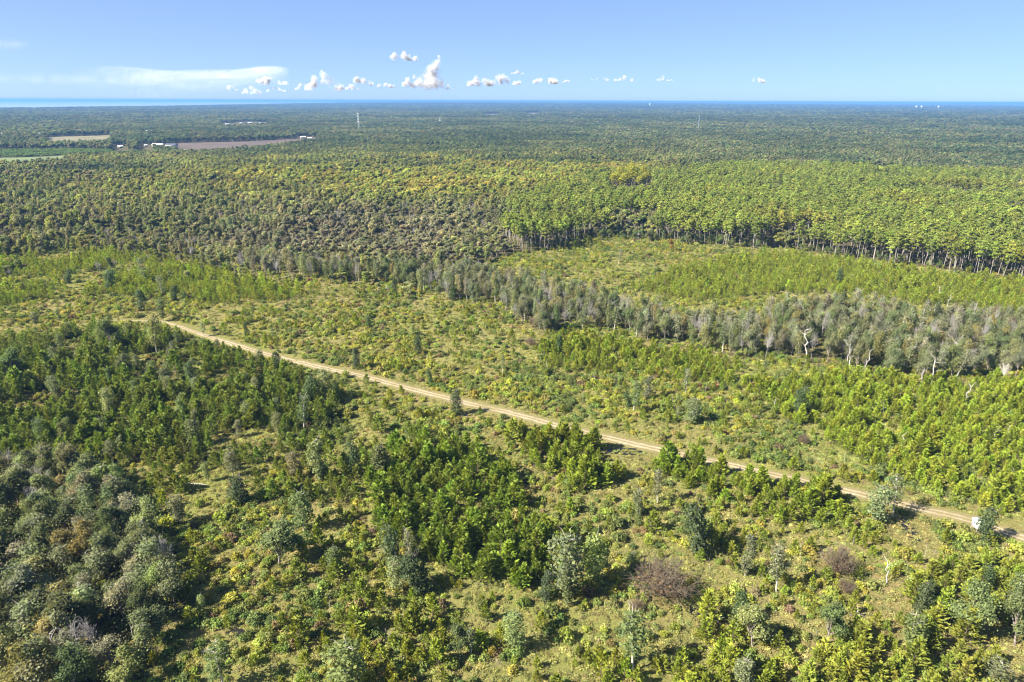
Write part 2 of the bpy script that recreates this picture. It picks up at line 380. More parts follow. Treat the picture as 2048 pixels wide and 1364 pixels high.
def grid_pts(r0, r1, sp, ang=0.0, jit=.45, th0=-.78, th1=.78, sx=None):
    """jittered grid over the ground wedge in view; ang turns the rows"""
    sx = sx or sp; n1, n2 = int(r1 * 1.45 / sx), int(r1 * 1.45 / sp)
    a, b = np.meshgrid(np.arange(-n1, n1), np.arange(-n2, n2)); a = a * sx + rng.normal(size=a.shape) * sx * jit * .5; b = b * sp + rng.normal(size=b.shape) * sp * jit * .5
    c, s = math.cos(ang), math.sin(ang); X = (a * c - b * s).ravel(); Y = (a * s + b * c).ravel()
    r = np.hypot(X, Y); th = np.arctan2(X, Y); k = (r > r0) & (r < r1) & (th > th0) & (th < th1)
    return X[k], Y[k]
def jit_tint(base, n, v=.16, h=.06):
    b = np.asarray(base, float); b = np.broadcast_to(b, (n, 3))
    return np.clip(b * np.exp(rng.normal(size=(n, 1)) * v) * np.exp(rng.normal(size=(n, 3)) * h), .004, .8)
def biggest(X, Y, size, m, name=''):
    """the m that show largest, inside the frame"""
    px, py = g2p(X, Y, terrain(X, Y) + size * .6)
    app = size / np.sqrt(X * X + Y * Y + CAM_H ** 2); app = np.where((px > 2) & (px < 2046) & (py > 2) & (py < 1372), app, 0)
    o = np.argsort(-app)[:m]; k = np.zeros(len(X), bool); k[o] = app[o] > 0; return k

# ------------------------------------------------------------------ regions measured on the photo (positions of plant bases)
ROAD = [(-120, 640), (60, 644), (160, 645), (246, 639), (330, 643), (370, 657), (410, 671), (470, 690), (540, 711), (620, 729), (700, 746), (800, 772), (900, 797), (1000, 822), (1100, 848), (1200, 872), (1300, 895), (1400, 916), (1500, 939), (1600, 961), (1700, 985), (1800, 1009), (1900, 1030), (1960, 1046), (2048, 1076), (2150, 1110)]
rx, ry = p2g(*np.array(ROAD, float).T)
_t = np.linspace(0, len(rx) - 1, 500); RX = np.interp(_t, np.arange(len(rx)), rx); RY = np.interp(_t, np.arange(len(ry)), ry)
for _ in range(12): RX[1:-1] = (RX[:-2] + RX[1:-1] + RX[2:]) / 3; RY[1:-1] = (RY[:-2] + RY[1:-1] + RY[2:]) / 3
K_ROAD = int(np.argmin((RX - p2g(200, 642)[0]) ** 2 + (RY - p2g(200, 642)[1]) ** 2))
def road_dist(X, Y):
    X = np.asarray(X); Y = np.asarray(Y); d = np.full(X.shape, 1e9)
    for i in range(K_ROAD, 500, 2): d = np.minimum(d, (X - RX[i]) ** 2 + (Y - RY[i]) ** 2)
    return np.sqrt(d)
LOWER_WOOD = [(-300, 930), (60, 940), (190, 965), (260, 1005), (310, 1070), (350, 1110), (350, 1210), (320, 1290), (270, 1420), (-300, 1420)]
PINES_LEFT = [(-300, 690), (60, 680), (130, 668), (330, 668), (400, 692), (470, 717), (560, 748), (650, 778), (700, 800), (670, 840), (640, 900), (560, 940), (440, 900), (400, 905), (340, 930), (250, 930), (150, 925), (-300, 930)]
PINES_MID = [(735, 960), (790, 905), (860, 885), (960, 905), (1035, 960), (1060, 1050), (1260, 1110), (1170, 1130), (1130, 1195), (1040, 1185), (900, 1150), (820, 1120), (750, 1040)]
PINES_ROAD = [(1000, 866), (1080, 858), (1180, 884), (1240, 930), (1260, 980), (1180, 1010), (1080, 950)]
PINES_ROAD2 = [(1295, 908), (1420, 930), (1560, 962), (1650, 985), (1700, 1010), (1690, 1055), (1600, 1065), (1450, 1020), (1320, 960)]
PINES_CORNER = [(1560, 1420), (1640, 1300), (1760, 1240), (1850, 1150), (2050, 1120), (2300, 1150), (2300, 1450), (1560, 1450)]
PINES_BOTTOM = [(480, 1450), (600, 1300), (800, 1240), (1000, 1220), (1300, 1215), (1560, 1280), (1560, 1450)]
PINES_GAP = [(-100, 925), (250, 925), (400, 905), (560, 935), (640, 900), (720, 830), (800, 850), (860, 880), (790, 905), (735, 960), (700, 1010), (560, 1010), (480, 975), (330, 1000), (60, 945)]
PINES_LOWER = [(480, 1040), (740, 1040), (820, 1130), (760, 1260), (480, 1330), (370, 1260), (370, 1120)]
PINES_LOWER_RIGHT = [(1130, 1000), (1300, 960), (1600, 1060), (1740, 1060), (1720, 1250), (1400, 1230), (1200, 1120)]
PINES_FIELD = [(620, 720), (800, 640), (1080, 740), (1480, 770), (1780, 960), (1400, 905), (1100, 835), (800, 760)]
PINES_RIGHT = [(1480, 775), (1700, 748), (1850, 770), (2300, 745), (2300, 1100), (2048, 1045), (1900, 995), (1780, 965), (1700, 905), (1600, 862)]
PINES_UNDER = [(1080, 705), (1120, 672), (1330, 700), (1480, 728), (1480, 775), (1250, 752), (1100, 742)]
PINES_CLEARING = [(1560, 512), (1700, 524), (1850, 550), (2300, 590), (2300, 665), (1900, 615), (1700, 590), (1560, 590), (1380, 605), (1250, 575), (1450, 522)]
PINES_FAR_LEFT = [(-300, 560), (200, 508), (330, 525), (480, 560), (640, 600), (480, 612), (330, 600), (200, 590), (60, 605), (-300, 650)]
TREELINE = [(880, 558), (905, 600), (1000, 614), (1040, 650), (1090, 668), (1200, 658), (1330, 692), (1450, 716), (1600, 722), (1720, 740), (1850, 765), (1950, 755), (2300, 745), (2300, 690), (2000, 662), (1800, 640), (1700, 625), (1560, 640), (1450, 662), (1300, 640), (1200, 612), (1100, 590), (1000, 566), (940, 550)]
FRONT = np.array([(-400, 525), (0, 515), (200, 500), (350, 518), (500, 532), (700, 545), (860, 556), (930, 545), (1030, 507), (1100, 500), (1180, 472), (1240, 474), (1330, 482), (1450, 490), (1560, 497), (1700, 514), (1850, 536), (2048, 560), (2500, 600)], float)
def in_forest(px, py): return py < np.interp(px, FRONT[:, 0], FRONT[:, 1])
def forest_core(px, py): return py < np.interp(px, FRONT[:, 0], FRONT[:, 1]) - 34 * np.clip((930 - px) / 60, 0, 1)
FIELDS = [('tan_field', [(92, 274), (224, 270), (228, 276), (215, 284), (92, 290)], (.15, .13, .058), 'pale'),
          ('brown_field', [(345, 286), (480, 283), (640, 275), (630, 282), (560, 292), (480, 303), (380, 308), (335, 300)], (.082, .056, .038), 'brown'),
          ('green_field', [(-80, 316), (40, 315), (128, 311), (132, 317), (50, 324), (-80, 332)], (.11, .14, .04), 'green'),
          ('pale_clearing', [(1640, 338), (1760, 340), (1900, 352), (2100, 368), (2100, 384), (1900, 370), (1760, 355), (1650, 350)], (.36, .29, .17), 'scrub')]

# ------------------------------------------------------------------ ground, road, water, fields
def sheet(name, V, F, m, smooth=True, **kw):
    me = bpy.data.meshes.new(name); me.from_pydata([tuple(v) for v in V], [], [tuple(f) for f in F]); me.materials.append(m)
    if smooth: me.polygons.foreach_set('use_smooth', np.ones(len(F), bool))
    return obj(name, me, None, **kw)
m, nt, out = mat('ground_cover')
geo = N(nt, 'ShaderNodeNewGeometry'); wood = N(nt, 'ShaderNodeAttribute', attribute_type='GEOMETRY', attribute_name='litter')
def noise(sc, det=4.0, rough=.6): q = N(nt, 'ShaderNodeTexNoise', Scale=sc, Detail=det, Roughness=rough); nt.links.new(geo.outputs['Position'], q.inputs['Vector']); return q.outputs[0]
c1 = ramp(nt, noise(.045), [(.30, (.10, .10, .03)), (.44, (.18, .16, .055)), (.58, (.25, .19, .088)), (.74, (.19, .115, .07))])
c2 = ramp(nt, noise(1.6, 5, .75), [(.3, (.04, .045, .014)), (.5, (.16, .14, .045)), (.7, (.30, .235, .10))])
c3 = mixc(nt, .5, c1, c2)
c4 = mixc(nt, ramp(nt, noise(.013), [(.4, (0, 0, 0)), (.65, (1, 1, 1))]), c3, mixc(nt, 1.0, c3, (.85, 1.08, .7), 'MULTIPLY'))
lit = ramp(nt, noise(.9, 5), [(.35, (.05, .045, .02)), (.55, (.10, .085, .036)), (.75, (.16, .125, .06))])
cg = mixc(nt, wood.outputs['Fac'], c4, lit)
b = N(nt, 'ShaderNodeBsdfPrincipled', Roughness=.95); b.inputs['Specular IOR Level'].default_value = .1
nt.links.new(cg, b.inputs['Base Color'])
bp = N(nt, 'ShaderNodeBump', Strength=.9, Distance=.35); nt.links.new(noise(2.2, 6, .8), bp.inputs['Height']); nt.links.new(bp.outputs[0], b.inputs['Normal']); nt.links.new(b.outputs[0], out.inputs[0])
MAT_GROUND = m
rings = np.concatenate([[2, 40, 70], np.geomspace(85, 900, 190), np.geomspace(930, 62000, 150)])
nseg = 720
th = np.linspace(0, 2 * np.pi, nseg, endpoint=False)
RR, TT = np.meshgrid(rings, th, indexing='ij'); GX, GY = RR * np.sin(TT), RR * np.cos(TT); GZ = terrain(GX, GY)
V = np.stack([GX, GY, GZ], -1).reshape(-1, 3)
i, j = np.meshgrid(np.arange(len(rings) - 1), np.arange(nseg), indexing='ij'); j2 = (j + 1) % nseg
F = np.stack([i * nseg + j, (i + 1) * nseg + j, (i + 1) * nseg + j2, i * nseg + j2], -1).reshape(-1, 4)
mb = MB(); mb.v.append(V); mb.f.append(F); mb.n = len(V); mb.sh.append(np.zeros(len(F))); mb.mi.append(np.zeros(len(F)))
gm = mb.mesh('ground', [MAT_GROUND], True)
ppx, ppy = g2p(GX.ravel(), GY.ravel()); behind = GY.ravel() < 20
lt = (forest_core(ppx, ppy) | inpoly(ppx, ppy, TREELINE) | inpoly(ppx, ppy, LOWER_WOOD) | (inpoly(ppx, ppy, PINES_LEFT) & (vnoise(GX.ravel(), GY.ravel(), 9) > .45))) & ~behind
a = gm.attributes.new('litter', 'FLOAT', 'POINT'); a.data.foreach_set('value', (lt | (RR.ravel() > 900)).astype(np.float32))
obj('ground', gm, None, kind_='structure')

m, nt, out = mat('road_sand')
uv = N(nt, 'ShaderNodeAttribute', attribute_type='GEOMETRY', attribute_name='across'); geo = N(nt, 'ShaderNodeNewGeometry')
n1 = noise(.5, 4); n2 = noise(3.0, 5, .7); n3 = noise(.09, 3)
ab = mathn(nt, 'ABSOLUTE', uv.outputs['Fac'], 0.0)
wob = mathn(nt, 'ADD', ab, mathn(nt, 'MULTIPLY', mathn(nt, 'SUBTRACT', n1, .5), .55))
grassy = ramp(nt, n2, [(.35, (.11, .10, .033)), (.55, (.19, .155, .06)), (.7, (.26, .205, .09))])
sand = ramp(nt, n2, [(.3, (.24, .175, .10)), (.55, (.37, .285, .18)), (.75, (.47, .38, .26))])
trk = ramp(nt, wob, [(.0, (.05, .05, .05)), (.12, (.15, .15, .15)), (.24, (1, 1, 1)), (.42, (1, 1, 1)), (.55, (.0, .0, .0))])
c = mixc(nt, mathn(nt, 'MULTIPLY', trk, ramp(nt, n3, [(.32, (.35, .35, .35)), (.5, (1, 1, 1))])), grassy, sand)
b = N(nt, 'ShaderNodeBsdfPrincipled', Roughness=.95); nt.links.new(c, b.inputs['Base Color']); nt.links.new(b.outputs[0], out.inputs[0])
bp = N(nt, 'ShaderNodeBump', Strength=.5, Distance=.15); nt.links.new(n2, bp.inputs['Height']); nt.links.new(bp.outputs[0], b.inputs['Normal'])
MAT_ROAD = m
dx, dy = np.gradient(RX), np.gradient(RY); dl = np.hypot(dx, dy); nx, ny = -dy / dl, dx / dl
K0 = int(np.argmin((RX - p2g(150, 645)[0]) ** 2 + (RY - p2g(150, 645)[1]) ** 2)); HW = 2.65; us = np.linspace(-1, 1, 15); V = []; A = []
for k in range(K0, 500):
    for u in us:
        e = HW * min(1.0, .2 + max(0, k - K0 - 12) / 120) * u * (1 + .28 * abs(u) * (vnoise(RX[k], RY[k], 3.5, 7 if u > 0 else 8) - .5) * 2)
        x, y = RX[k] + nx[k] * e, RY[k] + ny[k] * e
        V.append((x, y, float(terrain(x, y)) + .05 - .045 * abs(u))); A.append(u)
F = [(k * 15 + q, k * 15 + q + 1, (k + 1) * 15 + q + 1, (k + 1) * 15 + q) for k in range(499 - K0) for q in range(14)]
ro = sheet('road', V, F, MAT_ROAD, kind_='structure')
a = ro.data.attributes.new('across', 'FLOAT', 'POINT'); a.data.foreach_set('value', np.array(A, np.float32))

m, nt, out = mat('muddy_water')
b = N(nt, 'ShaderNodeBsdfPrincipled', Roughness=.25); b.inputs['Base Color'].default_value = (.018, .016, .013, 1); b.inputs['Specular IOR Level'].default_value = .25
nt.links.new(b.outputs[0], out.inputs[0]); MAT_WATER = m
an = np.linspace(-1.1, -.215, 60); V = []
for t in an: r0 = float(lake_r(t)) + 100; V.append((r0 * math.sin(t), r0 * math.cos(t), -.5)); V.append((35500 * math.sin(t), 35500 * math.cos(t), -.5))
m, nt, out = mat('lake_water'); b = N(nt, 'ShaderNodeBsdfPrincipled', Roughness=.4); b.inputs['Base Color'].default_value = (.30, .34, .36, 1); nt.links.new(b.outputs[0], out.inputs[0])
sheet('lake', V, [(2 * k, 2 * k + 1, 2 * k + 3, 2 * k + 2) for k in range(59)], m, kind_='structure')
PUDDLES = [(1246, 903, 6.5, 2.3, -.5), (1815, 1056, 2.2, 4.6, .2), (1388, 1222, 1.0, 2.0, .1), (470, 1268, 1.6, 1.3, 0), (340, 1222, 2.0, 1.6, .4), (930, 830, 2.2, .8, 0)]
PUD = []
for (x, y, a_, b_, r_) in PUDDLES:
    X, Y = p2g(x, y); z = max(float(terrain(X + q, Y + w)) for q in (-1, 0, 1) for w in (-1, 0, 1)) + .06
    V = [(X, Y, z)]; n = 28
    for k in range(n):
        t = 2 * math.pi * k / n; q = 1 + .35 * (vnoise(math.cos(t) * 3 + x, math.sin(t) * 3 + y, 1.6) - .5) * 2
        V.append((X + math.cos(t + r_) * a_ * q, Y + math.sin(t + r_) * b_ * q, z))
    sheet('puddle', V, [(0, k + 1, (k + 1) % n + 1) for k in range(n)], MAT_WATER, kind_='structure'); PUD.append((float(X), float(Y), max(a_, b_) * 1.35)); PUD.append((float(X) * .965, float(Y) * .965, max(a_, b_)))
for nm, poly, col_, kk in FIELDS:
    X, Y = p2g(*np.array(poly, float).T); k = len(X)
    cx, cyy = X.mean(), Y.mean(); V = [(cx, cyy, .35)] + [(X[q], Y[q], .3) for q in range(k)]
    sheet(nm, V, [(0, q + 1, (q + 1) % k + 1) for q in range(k)], plain(nm + '_soil', col_, .95, .3, .02), kind_='structure')

# ------------------------------------------------------------------ pale things one by one: hunting box, log, masts, buildings
def part(name, mb_, m_, parent, **kw): return obj(name, mb_.mesh(name, m_ if isinstance(m_, list) else [m_]), parent, **kw)
def at_px(x, y): X, Y = p2g(x, y); return float(X), float(Y)
WHITE = plain('white_paint', (.78, .78, .77), .5, .06, 3); DARK = plain('dark_opening', (.02, .02, .022), .4); STEEL = plain('galvanised_steel', (.5, .52, .54), .45, .1, 3, .6)
GREYW = plain('weathered_timber', (.26, .22, .18), .9, .3, 4); REDP = plain('red_paint', (.55, .07, .05), .5)
X, Y = at_px(1952, 1062)
box = link(bpy.data.objects.new('hunting_blind', None)); box.location = (X, Y, float(terrain(X, Y))); box.rotation_euler = (0, 0, R(14))
props(box, 'small white box blind on timber legs beside the sandy track', 'hunting blind')
q = MB(); q.box((0, 0, 2.35), (.85, .85, .95)); part('cabin', q, WHITE, box)
q = MB(); q.box((0, 0, 3.37), (1.02, 1.08, .05)); part('roof', q, WHITE, box)
q = MB(); q.box((0, 0, 1.33), (.95, .95, .06)); part('platform', q, GREYW, box)
for (wx, wy, hx, hy) in ((0, -.86, .5, .02), (.86, 0, .02, .5), (-.86, 0, .02, .5)):
    q = MB(); q.box((wx, wy, 2.62), (hx, hy, .17)); part('window', q, DARK, box)
for sx in (-1, 1):
    for sy in (-1, 1): q = MB(); q.box((sx * .78, sy * .78, .6), (.06, .06, .72)); part('leg', q, GREYW, box)
q = MB(); q.box((.55, -1.3, .7), (.03, .03, .8)); q.box((.95, -1.3, .7), (.03, .03, .8))
for k in range(5): q.box((.75, -1.3, .15 + .27 * k), (.2, .025, .025))
part('ladder', q, GREYW, box)
X, Y = at_px(392, 971)
q = MB(); q.tube(wiggle((-3.1, 0, .28), (3.0, .25, .22), 7, .05, G(5)), [.2, .19, .18, .17, .15, .12, .07], 7); q.tube([(-1, 0, .3), (-.6, .5, .7)], [.06, .02], 4)
o = part('fallen_log', q, BARK_WHITE, None, label='long bleached log lying on the open grass patch', cat='log'); o.location = (X, Y, float(terrain(X, Y)) + .12); o.rotation_euler = (0, 0, R(-6))

def lattice(x, yb, ytop, wid, name, label, cat, kind_, drums=0):
    X, Y = at_px(x, yb); h = height_px(X, Y, ytop)
    t = link(bpy.data.objects.new(name, None)); t.location = (X, Y, 0); props(t, label, cat)
    for k in range(3):
        a0 = k * 2.094 + .3; q = MB(); w0 = wid if kind_ == 'lattice' else wid * .5
        q.tube([(math.cos(a0) * w0, math.sin(a0) * w0, 0), (math.cos(a0) * wid * .3, math.sin(a0) * wid * .3, h)], [.28, .22], 4); part('leg', q, WHITE if kind_ == 'lattice' else STEEL, t)
    q = MB(); m_ = int(h / 4)
    for k in range(m_):
        z0, z1 = h * k / m_, h * (k + 1) / m_
        for b_ in range(3):
            f0 = wid + (wid * .3 - wid) * z0 / h if kind_ == 'lattice' else wid * .4; f1 = wid + (wid * .3 - wid) * z1 / h if kind_ == 'lattice' else wid * .4
            a0, a1 = b_ * 2.094 + .3, (b_ + 1) * 2.094 + .3
            q.bar((math.cos(a0) * f0, math.sin(a0) * f0, z0), (math.cos(a1) * f1, math.sin(a1) * f1, z1), .13, 3)
    part('bracing', q, STEEL, t)
    for k in range(drums):
        z = h * (.55 + .42 * k / max(1, drums - 1))
        for b_ in range(3):
            q = MB(); a0 = b_ * 2.094 + .8; q.box((math.cos(a0) * 2.0, math.sin(a0) * 2.0, z), (.5, .5, 1.5), 0, a0); part('antenna', q, WHITE, t)
    q = MB(); q.bar((0, 0, h), (0, 0, h + 4), .12); part('lightning_rod', q, STEEL, t)
    return t
lattice(718, 264, 226, 3.2, 'radio_tower', 'tall white lattice radio tower with antenna drums above the forest', 'tower', 'lattice', 4)
lattice(1396, 266, 230, 1.6, 'radio_mast', 'thin grey mast rising from the forest right of centre', 'mast', 'mast')
lattice(880, 250, 234, 2.6, 'radio_tower', 'small distant lattice tower behind the orange tree', 'tower', 'lattice', 1)
for x, yb, yt, lb in ((82, 283, 266, 'white topped pole mast beside the tan field at left'), (7, 283, 266, 'white topped pole mast at the left edge of the forest'), (296, 279, 261, 'pale pole mast behind the white sheds')):
    X, Y = at_px(x, yb); d = math.hypot(X, Y); t = link(bpy.data.objects.new('pole_mast', None)); t.location = (X, Y, 0); props(t, lb, 'mast', 'pole masts in the left forest')
    h = height_px(X, Y, yt)
    q = MB(); q.tube([(0, 0, 0), (0, 0, h)], [.5, .3], 6); part('pole', q, STEEL, t)
    q = MB(); q.box((0, 0, h), (1.3, 1.3, .9)); part('antenna', q, WHITE, t)
for x, yb, lb, r_ in ((1833, 214, 'white water tower ball on the blue horizon, nearest of the three', 11), (1845, 206, 'white water tower on the horizon beside the nearest one', 12), (1879, 206, 'white water tower on the horizon furthest right', 12), (1300, 203, 'tiny white water tower on the horizon right of centre', 13)):
    X, Y = at_px(x, yb); dd = math.hypot(X, Y)
    if dd > 11000: X *= 11000 / dd; Y *= 11000 / dd
    z = float(terrain(X, Y)); t = link(bpy.data.objects.new('water_tower', None)); t.location = (X, Y, z); props(t, lb, 'water tower', 'water towers on the horizon')
    q = MB(); q.tube([(0, 0, 0), (0, 0, 30)], [3.5, 2.5], 8); part('stem', q, WHITE, t)
    a_ = np.linspace(-1.57, 1.57, 8); q = MB(); q.tube([(0, 0, 38 + math.sin(s_) * r_ * .8) for s_ in a_], [max(.05, math.cos(s_) * r_) for s_ in a_], 12); part('tank', q, WHITE, t)
ROOFW = plain('white_metal_roof', (.75, .76, .78), .35, .05, 1); ROOFG = plain('grey_metal_roof', (.42, .43, .44), .45, .1, 1); ROOFD = plain('dark_roof', (.09, .10, .12), .5); WALLC = plain('pale_siding', (.5, .47, .42), .7, .1, .5)
def house(x, y, L, Wd, h, rz, roof, label, grp):
    X, Y = at_px(x, y); t = link(bpy.data.objects.new('farm_building', None)); t.location = (X, Y, .3); t.rotation_euler = (0, 0, rz); props(t, label, 'building', grp)
    q = MB(); q.box((0, 0, h / 2), (L / 2, Wd / 2, h / 2)); part('wall', q, WALLC, t)
    q = MB(); e = .6; p = h + Wd * .22; A_ = np.array([[(-L / 2 - e, -Wd / 2 - e, h), (L / 2 + e, -Wd / 2 - e, h), (L / 2 + e, 0, p), (-L / 2 - e, 0, p)], [(-L / 2 - e, 0, p), (L / 2 + e, 0, p), (L / 2 + e, Wd / 2 + e, h), (-L / 2 - e, Wd / 2 + e, h)],
        [(-L / 2 - e, -Wd / 2 - e, h), (-L / 2 - e, 0, p), (-L / 2 - e, Wd / 2 + e, h), (-L / 2 - e, 0, h)], [(L / 2 + e, -Wd / 2 - e, h), (L / 2 + e, 0, p), (L / 2 + e, Wd / 2 + e, h), (L / 2 + e, 0, h)]]); q.quads(A_, .5); part('roof', q, roof, t)
    q = MB(); q.box((L * .18, -Wd / 2 - .03, 1.2), (1.3, .04, 1.2)); part('door', q, DARK, t)
    for k in (-.3, -.05): q = MB(); q.box((L * k, -Wd / 2 - .03, 1.7), (.7, .04, .6)); part('window', q, DARK, t)
HB = [(241, 296, 9, 8, 4, .3, ROOFW, 'small white roofed shed standing alone left of the farm'), (292, 293, 6, 5, 3, .1, ROOFW, 'tiny white shed left of the long barn'),
      (316, 293, 22, 12, 4, .05, ROOFW, 'long white roofed barn at the left end of the brown field'), (343, 293, 24, 11, 4, -.1, ROOFD, 'dark roofed house beside the brown field'),
      (606, 277, 14, 9, 4, .2, WALLC, 'grey roofed shed at the far right of the brown field'), (620, 279, 10, 8, 4, 0, ROOFW, 'white roofed shed at the far right of the brown field'),
      (455, 250, 15, 9, 4, .1, ROOFG, 'white roof in the far forest, left of the row'), (482, 248, 13, 9, 4, .0, ROOFG, 'white roof in the far forest, second from left in the row'), (500, 247, 17, 10, 4, .1, ROOFG, 'white roof in the far forest, third in the row'), (522, 248, 14, 9, 4, -.1, ROOFG, 'white roof in the far forest, right end of the row'),
      (984, 231, 22, 12, 5, 0, ROOFG, 'white roof far off in the dark forest, left of centre'), (1067, 229, 24, 12, 5, 0, ROOFG, 'white roof far off in the dark forest, right of centre')]
HP = []
for hb in HB: house(*hb, grp='white roofs in the far forest'); HP.append((hb[0], hb[1]))

